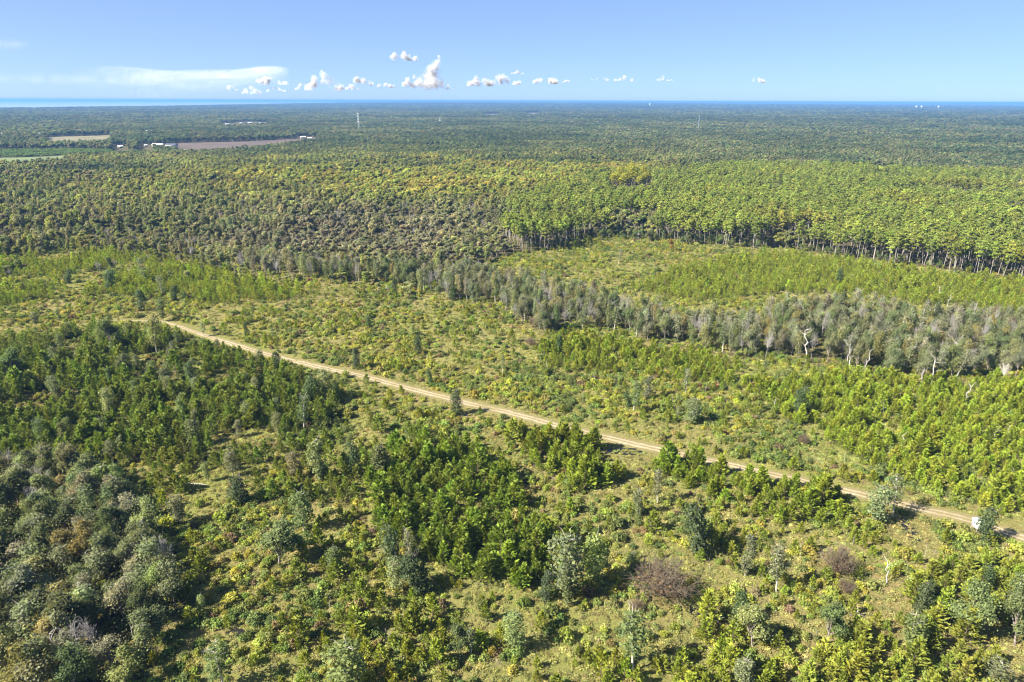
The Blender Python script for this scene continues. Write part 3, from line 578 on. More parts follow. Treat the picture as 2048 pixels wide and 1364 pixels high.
# ------------------------------------------------------------------ trees measured one by one in the photo: base x, base y, top y, kind, width factor, label
C_VINE, C_DARK, C_GREY, C_LIGHT = (.125, .165, .06), (.075, .11, .045), (.155, .18, .09), (.19, .225, .085)
TREES = [
 (1972, 1083, 1020, 'd', 1.0, 'dark dense conical tree right beside the white hunting blind'),
 (1752, 1048, 976, 'v', 1.5, 'broad grey-green tree at the near edge of the sandy track'),
 (1786, 1034, 958, 't', 1.2, 'thin pale sparse tree beside the track, left of the hunting blind'),
 (1396, 1108, 1012, 'd', 1.0, 'dark dense tree with a black shadow below the roadside pines'),
 (1552, 1184, 1092, 't', 1.3, 'tall sparse tree with a white trunk left of the brown thicket'),
 (1506, 1294, 1213, 'v', 2.2, 'broad light green tree with a bare forked top, lower right'),
 (1651, 1287, 1200, 'v', 1.9, 'broad tree with bleached broken top and pale trunk, lower right'),
 (1824, 1310, 1228, 't', 1.9, 'leaning white trunked tree among the corner pine rows'),
 (1842, 1226, 1166, 'd', .9, 'small round dark tree at the upper edge of the corner pines'),
 (1942, 1284, 1178, 'v', 2.0, 'broad bushy tree in the middle of the corner pines'),
 (1970, 1186, 1138, 'd', .9, 'small dark tree above the broad bushy tree at right'),
 (2022, 1216, 1150, 't', 1.4, 'sparse tree with bare white top at the right edge'),
 (2030, 1292, 1200, 'v', 2.0, 'broad tree at the right edge of the corner pines'),
 (1488, 1378, 1320, 'v', 1.8, 'leafy tree cut by the bottom edge, right of centre'),
 (1992, 1390, 1318, 't', 1.7, 'pale forked tree cut by the bottom edge at lower right corner'),
 (1478, 1242, 1184, 'd', .9, 'dark green small tree left of the broad forked tree'),
 (1490, 1152, 1070, 'v', .9, 'slim leafy tree between the dark tree and the white trunk'),
 (1266, 1342, 1228, 't', 1.5, 'tall tree with long pale trunk near the bottom centre'),
 (1315, 1008, 938, 't', 1.2, 'sparse tree with pale trunk standing in the gap of the pines'),
 (1130, 1195, 1072, 'v', 1.2, 'tall light green vine column at the right of the dense pine patch'),
 (1189, 1166, 1064, 'v', 1.1, 'light green vine column, right neighbour of the tallest one'),
 (1136, 1212, 1138, 'v', 1.0, 'lower vine column in front of the tallest light green column'),
 (1092, 1202, 1150, 'd', .9, 'dark rounded tree at the bottom tip of the dense pine patch'),
 (788, 1132, 1060, 'd', .9, 'dark narrow tree at left edge of the dense pine patch'),
 (822, 1134, 1062, 't', 1.1, 'grey thin tree just right of the dark narrow one'),
 (842, 1182, 1118, 'd', 1.6, 'broad dark tree with deep shadow below the dense pine patch'),
 (793, 1188, 1126, 'v', 1.2, 'pale green tree left of the broad dark tree'),
 (924, 1312, 1252, 'v', 2.0, 'grey-green leafy clump tree near the bottom, left of centre'),
 (942, 1313, 1262, 't', 1.6, 'thin pale tree growing against the leafy clump near the bottom'),
 (1028, 1302, 1230, 'v', 1.3, 'slim grey-green tree near the bottom centre'),
 (694, 1380, 1290, 'v', 1.7, 'light green tree cut by the bottom edge, left of centre'),
 (1262, 1147, 1106, 'v', 1.1, 'young light green tree left of the large brown thicket'),
 (712, 952, 893, 'd', 1.0, 'dark tree at the left of the pair above the dense pine patch'),
 (763, 957, 893, 'v', 1.5, 'grey-green tree at the right of the pair above the dense pine patch'),
 (1277, 1032, 980, 'v', 1.2, 'light green leafy tree beside the gap in the pines'),
 (556, 1132, 1043, 'v', 2.8, 'large grey-green spreading tree left of centre near the bottom'),
 (672, 1148, 1096, 'v', 1.4, 'mid sized grey-green tree right of the large spreading one'),
 (362, 1048, 990, 'v', 1.4, 'slim tree at the edge of the lower left wood'),
 (200, 1002, 935, 'v', 1.5, 'tree with visible trunk above the lower left wood'),
 (446, 1374, 1288, 't', 2.4, 'broad tree with bare white twigs at the bottom, left of centre'),
 (590, 957, 905, 'v', 1.2, 'slim tree below the left pine stand, left of three'),
 (641, 962, 880, 'v', 1.2, 'tall slim tree below the left pine stand, right of three'),
 (608, 1062, 985, 'v', 1.2, 'slim tree in the brown grass left of the dense pine patch'),
 (481, 1003, 955, 'd', 1.5, 'broad dark tree on the open patch right of the fallen log'),
 (405, 1228, 1192, 'v', 1.0, 'small tree at the right edge of the lower left wood'),
 (228, 702, 636, 'v', 2.0, 'rounded grey tree at the upper edge of the left pines'),
 (73, 652, 624, 'v', 1.5, 'grey tree near the left edge above the pines, left one'),
 (119, 642, 618, 'v', 1.3, 'grey tree near the left edge above the pines, right one'),
 (203, 697, 658, 'v', 1.0, 'slim tree just left of the rounded grey tree'),
 (347, 717, 684, 'v', .9, 'slim tree below the bend of the track'),
 (313, 706, 636, 'v', 1.0, 'tall slim tree at the end of the track'),
 (326, 642, 600, 'v', 1.2, 'tree standing across the bend of the track'),
 (283, 622, 580, 'd', .9, 'dark narrow tree behind the bend of the track'),
 (492, 674, 645, 'd', .55, 'single very narrow dark tree in the field beyond the track'),
 (408, 672, 642, 't', 1.5, 'pale sparse tree beside the far part of the track'),
 (248, 757, 708, 'v', 1.9, 'dark rounded tree inside the left pine stand'),
 (380, 762, 724, 'd', 1.1, 'dark tree in the left pine stand right of the rounded one'),
 (308, 767, 722, 'v', 1.2, 'grey tree between the two dark trees in the left pines'),
 (522, 737, 700, 'v', 1.3, 'tree at the near verge of the track, left of a pair'),
 (553, 738, 704, 'd', 1.0, 'dark tree at the near verge of the track, right of a pair'),
 (618, 808, 755, 'd', 1.1, 'dark tree with shadow at the right end of the left pines'),
 (652, 803, 740, 'v', 1.2, 'grey tree at the right end of the left pines'),
 (367, 842, 800, 'v', 1.0, 'slim tree in the middle of the left pines'),
 (607, 862, 798, 't', 1.3, 'sparse pale trunked tree at the right side of the left pines'),
 (270, 807, 773, 'v', .8, 'small slim tree in the middle of the left pines, left one'),
 (340, 787, 752, 'v', .9, 'small slim tree in the upper left pines'),
 (28, 758, 698, 'v', 2.3, 'big rounded tree casting a black shadow at the left edge'),
 (110, 792, 752, 'v', 1.4, 'grey tree right of the big rounded tree at left edge'),
 (218, 834, 780, 'v', 1.2, 'grey slim tree at the left of the left pines'),
 (388, 892, 842, 'v', 1.6, 'broad grey tree at the lower side of the left pines'),
 (325, 592, 553, 't', 1.5, 'bare looking tree beyond the bend of the track'),
 (350, 602, 574, 'd', 1.2, 'dark tree beyond the bend of the track, left of a pair'),
 (372, 602, 584, 'd', 1.2, 'dark tree beyond the bend of the track, right of a pair'),
 (222, 582, 543, 'd', 1.3, 'dark conical tree in the far left clearing'),
 (293, 572, 518, 't', 1.2, 'tall pale dead looking tree in the far left clearing'),
 (137, 567, 540, 'd', 1.2, 'dark tree near the left of the far clearing'),
 (914, 830, 782, 'd', .9, 'dark narrow tree standing against the middle of the track'),
 (712, 738, 696, 'd', .7, 'narrow dark tree on the far verge, left of centre'),
 (861, 768, 738, 'd', .8, 'dark little tree on the far verge of the track'),
 (838, 710, 672, 'd', .8, 'dark narrow tree in the field left of centre, front one'),
 (826, 674, 648, 'v', 1.2, 'grey tree in the field left of centre, rear one'),
 (1117, 708, 674, 'd', .7, 'narrow dark tree left of the bright pine patch'),
 (1005, 748, 710, 't', .9, 'thin upright dead looking tree in mid field'),
 (1266, 828, 762, 't', 1.3, 'tall tree with pale trunk, left of the group in the right field'),
 (1258, 818, 785, 'd', 1.0, 'dark lower tree at the foot of the group in the right field'),
 (1292, 797, 750, 'v', 1.2, 'grey tree right of the group in the right field'),
 (1371, 792, 738, 't', 1.0, 'thin pale tree in the right field below the treeline'),
 (738, 658, 630, 'v', 1.3, 'grey tree in the far field, left of centre'),
 (791, 588, 556, 'd', .9, 'dark narrow tree at the corner of the far bright patch'),
 (905, 602, 574, 'd', .9, 'dark narrow tree left of the start of the treeline'),
 (1237, 528, 498, 't', 1.3, 'thin pale tree in the upper clearing'),
 (1676, 570, 538, 'd', .9, 'single dark narrow tree in the upper right clearing'),
 (1672, 523, 506, 'd', 1.2, 'dark round little tree near the top of the upper right clearing'),
 (1595, 828, 778, 'd', 1.0, 'dark small tree among the bright pines at right'),
 (1383, 848, 798, 'v', 1.5, 'grey-green tree at the left end of the bright pines at right'),
 (1356, 835, 812, 'v', 1.2, 'low grey-green tree left of its grey-green neighbour'),
]
PTREE = []
tone = {'v': [C_VINE, C_GREY, C_LIGHT], 'd': [C_DARK], 't': [C_GREY, C_VINE]}
kn = {'v': ('slender_tree', 'slender_tree', 10, 'vine-covered trees standing alone'), 'd': ('dense_tree', 'evergreen_tree', 8, 'dark evergreen trees standing alone'), 't': ('sparse_tree', 'sparse_tree', 10, 'sparse pale trunked trees standing alone')}
for k, (x, yb, yt, kd, wf, lb) in enumerate(TREES):
    X, Y = at_px(x, yb); h = height_px(X, Y, yt); nm, onm, h0, gp = kn[kd]; s = h / h0 * 1.03
    wf *= {'v': 1.12, 'd': .95, 't': 1.05}[kd]
    wx = min(s * wf, s * 1.9) if kd != 'd' else s * wf
    if kd == 'v' and wf > 2.1: nm, s, wx = 'broadleaf_tree', h / 10, h / 10 * wf * .42
    plant(nm, onm, X, Y, (wx, wx, s), rng.random() * 6.28, jit_tint(tone[kd][k % len(tone[kd])], 1, .1)[0], lb, 'tree', gp)
    PTREE.append((X, Y, wx * 1.2))
SNAGS = [(1862, 771, 719, 4, 1.5, 'tall white snag with stub branches in front of the right treeline'), (1838, 766, 735, 1, 1.0, 'white snag left of the tall one by the treeline, left of two'), (1845, 766, 738, 2, .9, 'white snag left of the tall one by the treeline, right of two'),
 (1926, 811, 774, 4, 1.4, 'bleached snag with a crooked top in the bright right pines'), (1545, 822, 797, 1, 1.2, 'short white snag in the field right of centre'), (1805, 897, 868, 1, 1.1, 'slim snag at the left of the bright right pines'),
 (1994, 892, 858, 2, 1.3, 'leaning pale snag at the right edge, left of two'), (2006, 880, 852, 2, 1.1, 'leaning pale snag at the right edge, right of two'), (1902, 732, 690, 4, 1.7, 'forked bleached snag leaning out of the right treeline'),
 (1881, 602, 577, 3, 1.3, 'white snag at the back of the right treeline, left one'), (1895, 612, 590, 3, 1.2, 'white snag at the back of the right treeline, right one'), (1944, 625, 605, 2, 1.0, 'thin snag behind the right treeline'), (2030, 640, 615, 3, 1.2, 'white snag at the far right of the treeline'), (2012, 655, 625, 2, 1.0, 'pale snag near the right end of the treeline'),
 (1774, 1167, 1128, 4, 1.3, 'little white snag with side branches in the lower right grass'), (1722, 1241, 1224, 1, 1.3, 'short pale stub in the corner pines'), (1441, 1250, 1233, 2, 1.0, 'short grey stub near the lower right puddle'), (1157, 1082, 1060, 1, .9, 'short pale stub at the right of the dense pine patch'), (1173, 1062, 1040, 1, .7, 'thin pale stub right of its neighbour by the pine patch'),
 (1403, 920, 898, 1, .8, 'dark post-like stub at the near side of the track'), (1188, 770, 748, 1, .7, 'thin grey stub in the middle field'), (1092, 742, 722, 2, .7, 'thin grey snag in mid field'), (1660, 690, 660, 3, 1.2, 'white limbed dead tree inside the treeline'), (1510, 708, 668, 4, 1.2, 'white limbed snag in the treeline left of the tall trunks'), (1612, 722, 662, 4, 1.5, 'tallest white double trunk at the front of the treeline'), (1550, 705, 672, 4, 1.2, 'curved white trunk at the front of the treeline'), (1700, 738, 695, 4, 1.2, 'white trunk at the front of the treeline left of the shadow'), (1730, 745, 705, 3, 1.2, 'white trunk at the front of the treeline beside the shadow'),
 (430, 1302, 1282, 4, 1.0, 'bare white twig snag near the bottom left of centre'), (128, 1330, 1262, 4, 1.1, 'twisted pale dead trunk in the lower left wood'), (270, 1290, 1235, 1, .9, 'straight pale dead trunk in the lower left wood')]
for (x, yb, yt, v, wf, lb) in SNAGS:
    X, Y = at_px(x, yb); h = height_px(X, Y, yt); s = h / 10
    vs_ = KINDS['snag'][0][v]; o = obj('dead_snag', vs_[1], None, label=lb, cat='dead tree', group='bleached dead trunks')
    o.location = (X, Y, float(terrain(X, Y))); o.scale = (max(s, .55) * wf * 1.6, max(s, .55) * wf * 1.6, s); o.rotation_euler = (rng.normal() * .05, rng.normal() * .07, rng.random() * 6.28)
THICK = [(1322, 1196, 1128, 2.0, 'largest brown dead thicket at lower right of centre'), (1272, 1222, 1200, 1.5, 'low brown thicket left of the largest one'), (1674, 1150, 1093, 1.3, 'upright brown thicket in the lower right grass'), (1690, 1186, 1158, 1.4, 'low brown thicket under the upright one'), (1607, 890, 866, 1.1, 'greyish dead bush in the right field'),
 (1072, 655, 632, 1.6, 'grey-brown bush at the left foot of the treeline'), (1060, 692, 674, 1.6, 'brown brush heap below the left foot of the treeline'), (1952, 692, 654, 1.3, 'dark red-brown dead tree in the right treeline'), (1990, 642, 608, 1.1, 'red-brown dead tree at the back of the right treeline'), (1668, 688, 645, 1.3, 'brown dead tree in the middle of the treeline')]
TH_T = plain('dead_brown_twigs', (.17, .10, .075), .9, .3, 2)
for i_, (x, yb, yt, wf, lb) in enumerate(THICK):
    X, Y = at_px(x, yb); h = max(1.2, height_px(X, Y, yt)); s = h / 4
    o = obj('dead_thicket', KINDS['thicket'][0][i_ % 2][1], None, label=lb, cat='dead bush', group='brown dead thickets')
    o.location = (X, Y, float(terrain(X, Y)) - .1); o.scale = (s * wf * .62, s * wf * .62, s * .95); o.rotation_euler = (0, 0, rng.random() * 6.28); PTREE.append((X, Y, h * wf * .5))
    lf = MB(); lump(lf, (0, 0, 1.6), 2.3, 900, .12, G(300 + i_), .75); obj('dead_leaves', lf.mesh('dead_leaves', [FOL]), o, tint=(.155, .105, .062))
o = obj('bare_bush', KINDS['bare_tree'][0][1][1].copy(), None, label='leafless white branched bush at the right edge of the bright pines', cat='dead bush')
o.data.materials[0] = BARK_WHITE; X, Y = at_px(2003, 764); h = height_px(X, Y, 722); o.location = (X, Y, 0); o.scale = (h / 11 * 1.5, h / 11 * 1.5, h / 11)
YELLOW = [(1236, 384, 335, 1.0, 'yellow tree crown above the plantation, left of the three'), (1260, 386, 328, 1.2, 'tallest bright yellow tree above the plantation'), (1284, 382, 334, 1.0, 'yellow tree crown above the plantation, right of the three'), (848, 276, 263, 1.5, 'single orange tree in the dark middle forest'), (1342, 503, 478, .9, 'orange leaved tree in front of the pine wall'), (1978, 534, 508, 1.0, 'orange leaved tree at the foot of the right pine wall')]
for i_, (x, yb, yt, wf, lb) in enumerate(YELLOW):
    X, Y = at_px(x, yb); h = height_px(X, Y, yt); s = h / 10
    plant('broadleaf_tree', 'yellow_tree', X, Y, (s * wf, s * wf, s), i_, (.27, .28, .035) if i_ < 3 else (.25, .17, .035), lb, 'tree', 'trees in autumn colour', i_); PTREE.append((X, Y, 6))
q = grid_pts(180, 380, 13, .3, 1.0); gx, gy = q; ppx, ppy = g2p(gx, gy); kk = (inpoly(ppx, ppy, PINES_LEFT) | inpoly(ppx, ppy, [(-100, 930), (300, 925), (560, 945), (700, 880), (720, 980), (560, 1010), (330, 1000), (-100, 960)])) & (ppx > -40) & (rng.random(len(gx)) < .7) & (road_dist(gx, gy) > 6)
for X, Y, a_, b_ in zip(gx[kk], gy[kk], ppx[kk], ppy[kk]):
    s = rng.uniform(.5, .85); plant('slender_tree', 'slender_tree', X, Y, (s * 1.35, s * 1.35, s), rng.random() * 6.28, jit_tint([C_VINE, C_GREY][rng.integers(2)], 1, .15)[0], ('taller' if s > .68 else 'short') + ' grey-green slim tree among the left pines, ' + ('far left' if a_ < 230 else 'middle' if a_ < 460 else 'right side') + (' near the track' if b_ < 760 else ' near the lower wood' if b_ > 880 else ' halfway down'), 'tree', 'slim trees among the left pines')
print('named trees done')

# ------------------------------------------------------------------ masses: positions first, then the 300 largest as objects and the rest as stuff
PT = np.array(PTREE)
def clear_of(X, Y, pad=0.0, road=3.6):
    k = road_dist(X, Y) > road
    for x, y, r in PUD: k &= (X - x) ** 2 + (Y - y) ** 2 > r * r
    return k
rowdir = math.atan2(p2g(1990, 1150)[1] - p2g(1760, 1340)[1], p2g(1990, 1150)[0] - p2g(1760, 1340)[0])
def mass(kname, name, X, Y, sc, tint, n_obj, size0, label, cat, group, stuff_name, stuff_label, flat=False, idx=None):
    """sc (n,3); the n_obj largest in view become objects, the others one stuff object"""
    k = biggest(X, Y, sc[:, 2] * size0, n_obj)
    for q in np.nonzero(k)[0]:
        lb = label(X[q], Y[q], sc[q], tint[q]) if callable(label) else label
        plant(kname, name, X[q], Y[q], sc[q], rng.random() * 6.28, tint[q], lb, cat, group, vi=None if idx is None else int(idx[q]), tilt=(rng.normal() * .05, rng.normal() * .05), flat=flat)
    scatter_obj(stuff_name, kname, X[~k], Y[~k], sc[~k], tint[~k], None if idx is None else idx[~k], stuff_label)

# young pines
YP = (.22, .265, .026)
bx, by_ = grid_pts(88, 640, 2.0, rowdir, .8, sx=2.9)
px, py = g2p(bx, by_)
den = np.zeros(len(bx)); hh = np.zeros(len(bx)); tn = np.tile(np.array(YP), (len(bx), 1)); nz = fbm(bx, by_, 26, 1); n2 = fbm(bx, by_, 9, 6)
for poly, d, h, t, thr in ((PINES_LEFT, .8, 4.3, (.18, .235, .042), .34), (PINES_MID, .85, 4.3, (.18, .245, .03), .2), (PINES_ROAD, .7, 4.0, (.22, .275, .03), .34), (PINES_ROAD2, .72, 3.9, (.205, .265, .028), .3), (PINES_CORNER, .72, 3.6, (.225, .265, .04), .3), (PINES_BOTTOM, .7, 3.2, (.235, .27, .034), .42), (PINES_GAP, .5, 3.4, (.19, .24, .04), .36), (PINES_LOWER, .42, 3.0, (.22, .26, .04), .4), (PINES_LOWER_RIGHT, .36, 2.6, (.23, .27, .038), .42), (PINES_FIELD, .26, 2.2, (.22, .265, .042), .44),
                           (PINES_RIGHT, .97, 3.3, (.255, .315, .036), .16), (PINES_UNDER, .95, 3.1, (.235, .29, .036), .34), (PINES_CLEARING, .97, 3.6, (.245, .30, .036), .2), (PINES_FAR_LEFT, .8, 4.0, (.24, .30, .03), .38)):
    wj = (vnoise(bx, by_, 14, 9) - .5) * 26
    k = inpoly(px + wj, py + wj * .5, poly); den[k] = d * (nz[k] > thr) * (.35 + 1.1 * n2[k]); hh[k] = h; tn[k] = t
base = .05 + .09 * (nz > .5); k = (den == 0) & ~forest_core(px, py + 4) & ~inpoly(px, py, TREELINE) & ~inpoly(px, py, LOWER_WOOD)
den[k] = base[k]; hh[k] = np.where(hh[k] == 0, 2.6, hh[k])
k = (rng.random(len(bx)) < den) & clear_of(bx, by_, 0, 4.2) & ~forest_core(px, py + 3)
X, Y, h = bx[k], by_[k], hh[k] * np.exp(rng.normal(size=k.sum()) * .27)
sc = np.stack([h / 4 * rng.uniform(.85, 1.2, len(h)), np.zeros(len(h)), h / 4], 1); sc[:, 1] = sc[:, 0]
ti = jit_tint(tn[k], len(X), .12, .05)
near = (np.hypot(X, Y) < 330)
def yp_label(x, y, s, t):
    a_, b_ = g2p(x, y)
    w = [(PINES_MID, 'in the dense patch below the track'), (PINES_CORNER, 'in the rows at the lower right corner'), (PINES_BOTTOM, 'in the thin cover along the bottom edge'), (PINES_ROAD2, 'in the band just below the track at right'), (PINES_ROAD, 'below the middle of the track'), (PINES_LEFT, 'in the darker stand at left'), (PINES_RIGHT, 'in the bright stand beyond the track at right')]
    for p, q in w:
        if inpoly(np.array([a_]), np.array([b_]), p)[0]:
            P_ = np.array(p, float); u = (a_ - P_[:, 0].min()) / np.ptp(P_[:, 0]); v = (b_ - P_[:, 1].min()) / np.ptp(P_[:, 1])
            sd_ = ('upper ' if v < .33 else 'lower ' if v > .66 else 'middle ') + ('left' if u < .33 else 'right' if u > .66 else 'part')
            return ('tall ' if s[2] > 1.25 else 'short ' if s[2] < .95 else 'young ') + ('bright' if t[0] > .2 else 'green') + ' pine ' + q + ', ' + sd_
    return ('tall' if s[2] > .8 else 'small') + ' young pine scattered alone in the open scrub'
mass('young_pine', 'young_pine', X[near], Y[near], sc[near], ti[near], 300, 4, yp_label, 'pine', 'young planted pines', 'pine_sapling_cover', 'young pine saplings of the near stands')
f_ = ~near
scatter_obj('far_sapling_cover', 'pine_low', X[f_], Y[f_], sc[f_], ti[f_], label='young pine saplings of the far stands'); nP = len(X)

# trees of the lower left wood and of the treeline
bx, by_ = grid_pts(85, 480, 4.0, .4, .8)
px, py = g2p(bx, by_); inw = inpoly(px, py, LOWER_WOOD); int_ = inpoly(px, py, TREELINE)
trans_ = inpoly(px, py, [(480, 530), (700, 545), (880, 556), (1000, 570), (905, 604), (780, 570), (620, 560), (480, 548)])
k = (inw & (rng.random(len(bx)) < .72)) | (int_ & (rng.random(len(bx)) < .7)) | (trans_ & (rng.random(len(bx)) < .45))
X, Y, pxk, pyk, iw = bx[k], by_[k], px[k], py[k], inw[k]
base = np.array([(.155, .18, .085), (.125, .155, .068), (.205, .22, .13), (.215, .205, .08), (.175, .205, .08), (.20, .20, .13)])
ti = jit_tint(base[rng.choice(6, len(X), p=[.27, .25, .18, .1, .12, .08])], len(X), .14, .05)
h = np.where(iw, rng.uniform(6.5, 11, len(X)), rng.uniform(9, 13.5, len(X))); w = np.where(iw, rng.uniform(.75, 1.15, len(X)), rng.uniform(.62, .95, len(X)))
sc = np.stack([w, w, h / 10], 1)
usebare = ~iw & (rng.random(len(X)) < .17) | (iw & (rng.random(len(X)) < .13))
useslim = ~usebare & (rng.random(len(X)) < np.where(iw, .3, .58)); usesparse = useslim & ~iw & (rng.random(len(X)) < .45); useslim &= ~usesparse
def along(a_):
    for lim, w in ((960, 'at its left start'), (1060, 'left of the dead brown brush'), (1160, 'above the brown brush heap'), (1290, 'left of the bright pine patch'), (1430, 'above the bright pine patch'), (1560, 'left of the tall white trunk'), (1680, 'around the tall white trunk'), (1800, 'left of the white snags'), (1920, 'behind the white snags')):
        if a_ < lim: return w
    return 'at its right end'
def wl(x, y, s, t):
    a_, b_ = g2p(x, y)
    hue = 'pale grey-green' if t[2] > .06 else 'olive' if t[0] > t[1] else 'dark green'
    if inpoly(np.array([a_]), np.array([b_]), LOWER_WOOD)[0]:
        return hue + (' tall' if s[2] > .9 else ' low') + (' wide' if s[0] > .95 else '') + ' tree in the lower left wood, ' + ('upper' if b_ < 1060 else 'lower' if b_ > 1220 else 'middle') + (' left' if a_ < 110 else ' right edge' if a_ > 240 else ' centre')
    fr_ = inpoly(np.array([a_]), np.array([b_ + 22]), TREELINE)[0]
    return hue + (' tall' if s[2] > 1.15 else ' lower') + ' tree ' + ('within' if fr_ else 'fronting') + ' the treeline, ' + along(a_)
a_ = ~usebare & ~useslim & ~usesparse
mass('broadleaf_tree', 'broadleaf_tree', X[a_], Y[a_], sc[a_], ti[a_], 300, 10, wl, 'tree', 'broadleaf trees of the wood and treeline', 'broadleaf_wood', 'broadleaf trees deeper in the wood')
mass('slender_tree', 'slender_tree', X[useslim], Y[useslim], sc[useslim] * np.array([1.5, 1.5, 1.03]), ti[useslim], 200, 10, lambda x, y, s, t: 'slim ' + wl(x, y, s, t).replace('pale grey-green', 'grey'), 'tree', 'slender trees of the treeline', 'slender_wood', 'slender trees deeper in the treeline')
mass('sparse_tree', 'sparse_tree', X[usesparse], Y[usesparse], sc[usesparse] * np.array([1.9, 1.9, 1.05]), ti[usesparse], 180, 10, lambda x, y, s, t: 'sparse ' + wl(x, y, s, t).replace('pale grey-green', 'grey'), 'tree', 'pale trunked trees of the treeline', 'sparse_wood', 'pale trunked trees deeper in the treeline')
mass('bare_tree', 'bare_tree', X[usebare], Y[usebare], sc[usebare] * np.array([1.2, 1.2, .98]), ti[usebare], 260, 11, lambda x, y, s, t: ('leafless grey tree in the lower left wood, ' + ('upper' if g2p(x, y)[1] < 1060 else 'lower' if g2p(x, y)[1] > 1220 else 'middle') + ' part' if g2p(x, y)[1] > 900 else 'leafless pale grey tree in the treeline, ' + along(g2p(x, y)[0])), 'tree', 'leafless grey trees', 'leafless_wood', 'leafless grey trees deeper in the treeline')
print('woods', len(X))

# shrubs and grass
bx, by_ = grid_pts(84, 300, 1.55, .2, 1.0); cx_, cy_ = grid_pts(300, 680, 2.3, .9, 1.0); bx, by_ = np.concatenate([bx, cx_]), np.concatenate([by_, cy_])
px, py = g2p(bx, by_); nz = fbm(bx, by_, 17, 12); n2 = fbm(bx, by_, 5, 15)
den = np.clip((nz - .28) * 3.2, .18, .97) * np.clip((n2 - .12) * 2.4, .3, 1)
op = inpoly(px, py, [(370, 985), (440, 925), (470, 960), (440, 1020), (390, 1050), (350, 1000)]); den[op] *= .06; den *= np.clip((fbm(bx, by_, 34, 130) - .3) * 4.5, .5, 1)
den[inpoly(px, py, PINES_RIGHT) | inpoly(px, py, PINES_CLEARING)] *= .5
k = (rng.random(len(bx)) < den) & clear_of(bx, by_, 0, 3.9) & ~forest_core(px, py + 4)
X, Y, nzk = bx[k], by_[k], nz[k]
r = np.clip(.5 + .5 * nzk + rng.gamma(1.6, .2, len(X)), .4, 2.1) * np.where(np.hypot(X, Y) > 300, 1.12, 1)
base = np.array([(.22, .26, .052), (.265, .28, .058), (.17, .215, .05), (.26, .24, .085), (.19, .23, .07), (.28, .29, .05), (.195, .15, .085), (.135, .175, .052)])
ci = np.clip((fbm(X, Y, 12, 21) * 14 - 4 + rng.normal(size=len(X)) * 1.6), 0, 7.99).astype(int); perm = np.array([7, 2, 4, 0, 1, 5, 3, 0]); ci[rng.random(len(X)) < .03] = 8; perm = np.append(perm, 6)
ti = jit_tint(base[perm[ci]], len(X), .15, .06)
iw = inpoly(px[k], py[k], LOWER_WOOD) | inpoly(px[k], py[k], PINES_LEFT); ti[iw] *= .72
sc = np.stack([r, r, r * rng.uniform(.8, 1.25, len(X))], 1)
def sl(x, y, s, t):
    a_, b_ = g2p(x, y); hue = 'yellowish' if t[0] > .2 and t[2] < .06 else 'tan brown' if t[0] > t[1] * 1.1 else 'dark green' if t[1] < .16 else 'olive green'
    pl = 'in the lower right grass' if a_ > 1365 else 'in the lower left scrub' if a_ < 683 else 'in the scrub at bottom centre'
    return hue + (' large' if s[0] > 1.3 else ' low') + ' rounded shrub ' + pl
mass('shrub', 'shrub', X, Y, sc, ti, 300, 1.2, sl, 'shrub', 'shrubs in the open scrub', 'shrub_cover', 'low shrubs over the open ground', flat=True); nS = len(X)
bx, by_ = grid_pts(84, 260, 1.1, .5, 1.0); cx_, cy_ = grid_pts(260, 640, 1.9, .1, 1.0); bx, by_ = np.concatenate([bx, cx_]), np.concatenate([by_, cy_])
px, py = g2p(bx, by_); rd = road_dist(bx, by_); k = (rng.random(len(bx)) < .8) & (rd > 2.6) & ~forest_core(px, py)
X, Y = bx[k], by_[k]; nzk = fbm(X, Y, 14, 30)
ti = jit_tint(np.array([.295, .265, .115]) * (1 - nzk[:, None]) + np.array([.245, .285, .08]) * nzk[:, None], len(X), .2, .05)
r = rng.uniform(.6, 1.25, len(X)) * np.where(rd[k] < 4, .5, 1) * np.where(np.hypot(X, Y) > 260, 1.35, 1); scatter_obj('grass', 'grass_clump', X, Y, np.stack([r, r, r * rng.uniform(.5, 1.2, len(X))], 1), ti, label='tan and olive grass clumps'); nG = len(X)
print('pines', nP, 'shrubs', nS, 'grass', nG)

# dead branches lying about, and thin dead stems still standing
kind('slash', [b_twigs(1.0, 1.3, G(170 + i), 9, 3, .05, .1, .022) for i in range(3)], BARK_GREY)
bx, by_ = grid_pts(88, 420, 9, .7, 1.0); px, py = g2p(bx, by_); k = (rng.random(len(bx)) < .35) & ~forest_core(px, py) & (road_dist(bx, by_) > 3.5); q = int(k.sum())
scatter_obj('dead_brush', 'slash', bx[k], by_[k], np.stack([rng.uniform(.7, 1.6, q), rng.uniform(.7, 1.6, q), rng.uniform(.3, .8, q)], 1), np.full((q, 3), .2), label='grey dead branches lying in the grass', tilt=.3)
STEMS = [(1020, 700), (1065, 762), (1100, 790), (1140, 735), (1165, 800), (1210, 745), (1232, 778), (1330, 760), (1345, 812), (1410, 790), (1425, 862), (1462, 840), (1500, 815), (1520, 880), (1570, 850), (1625, 905), (1655, 880), (1690, 925), (1720, 860), (1745, 905), (1765, 830), (1790, 940), (1850, 900), (1880, 860), (1960, 930), (2020, 960), (1300, 1070), (1420, 1140), (1600, 1120), (1705, 1090), (1850, 1120), (960, 1090), (700, 1000), (660, 1230), (520, 1180), (1260, 600), (1420, 560), (1610, 545), (1505, 590), (1780, 590)]
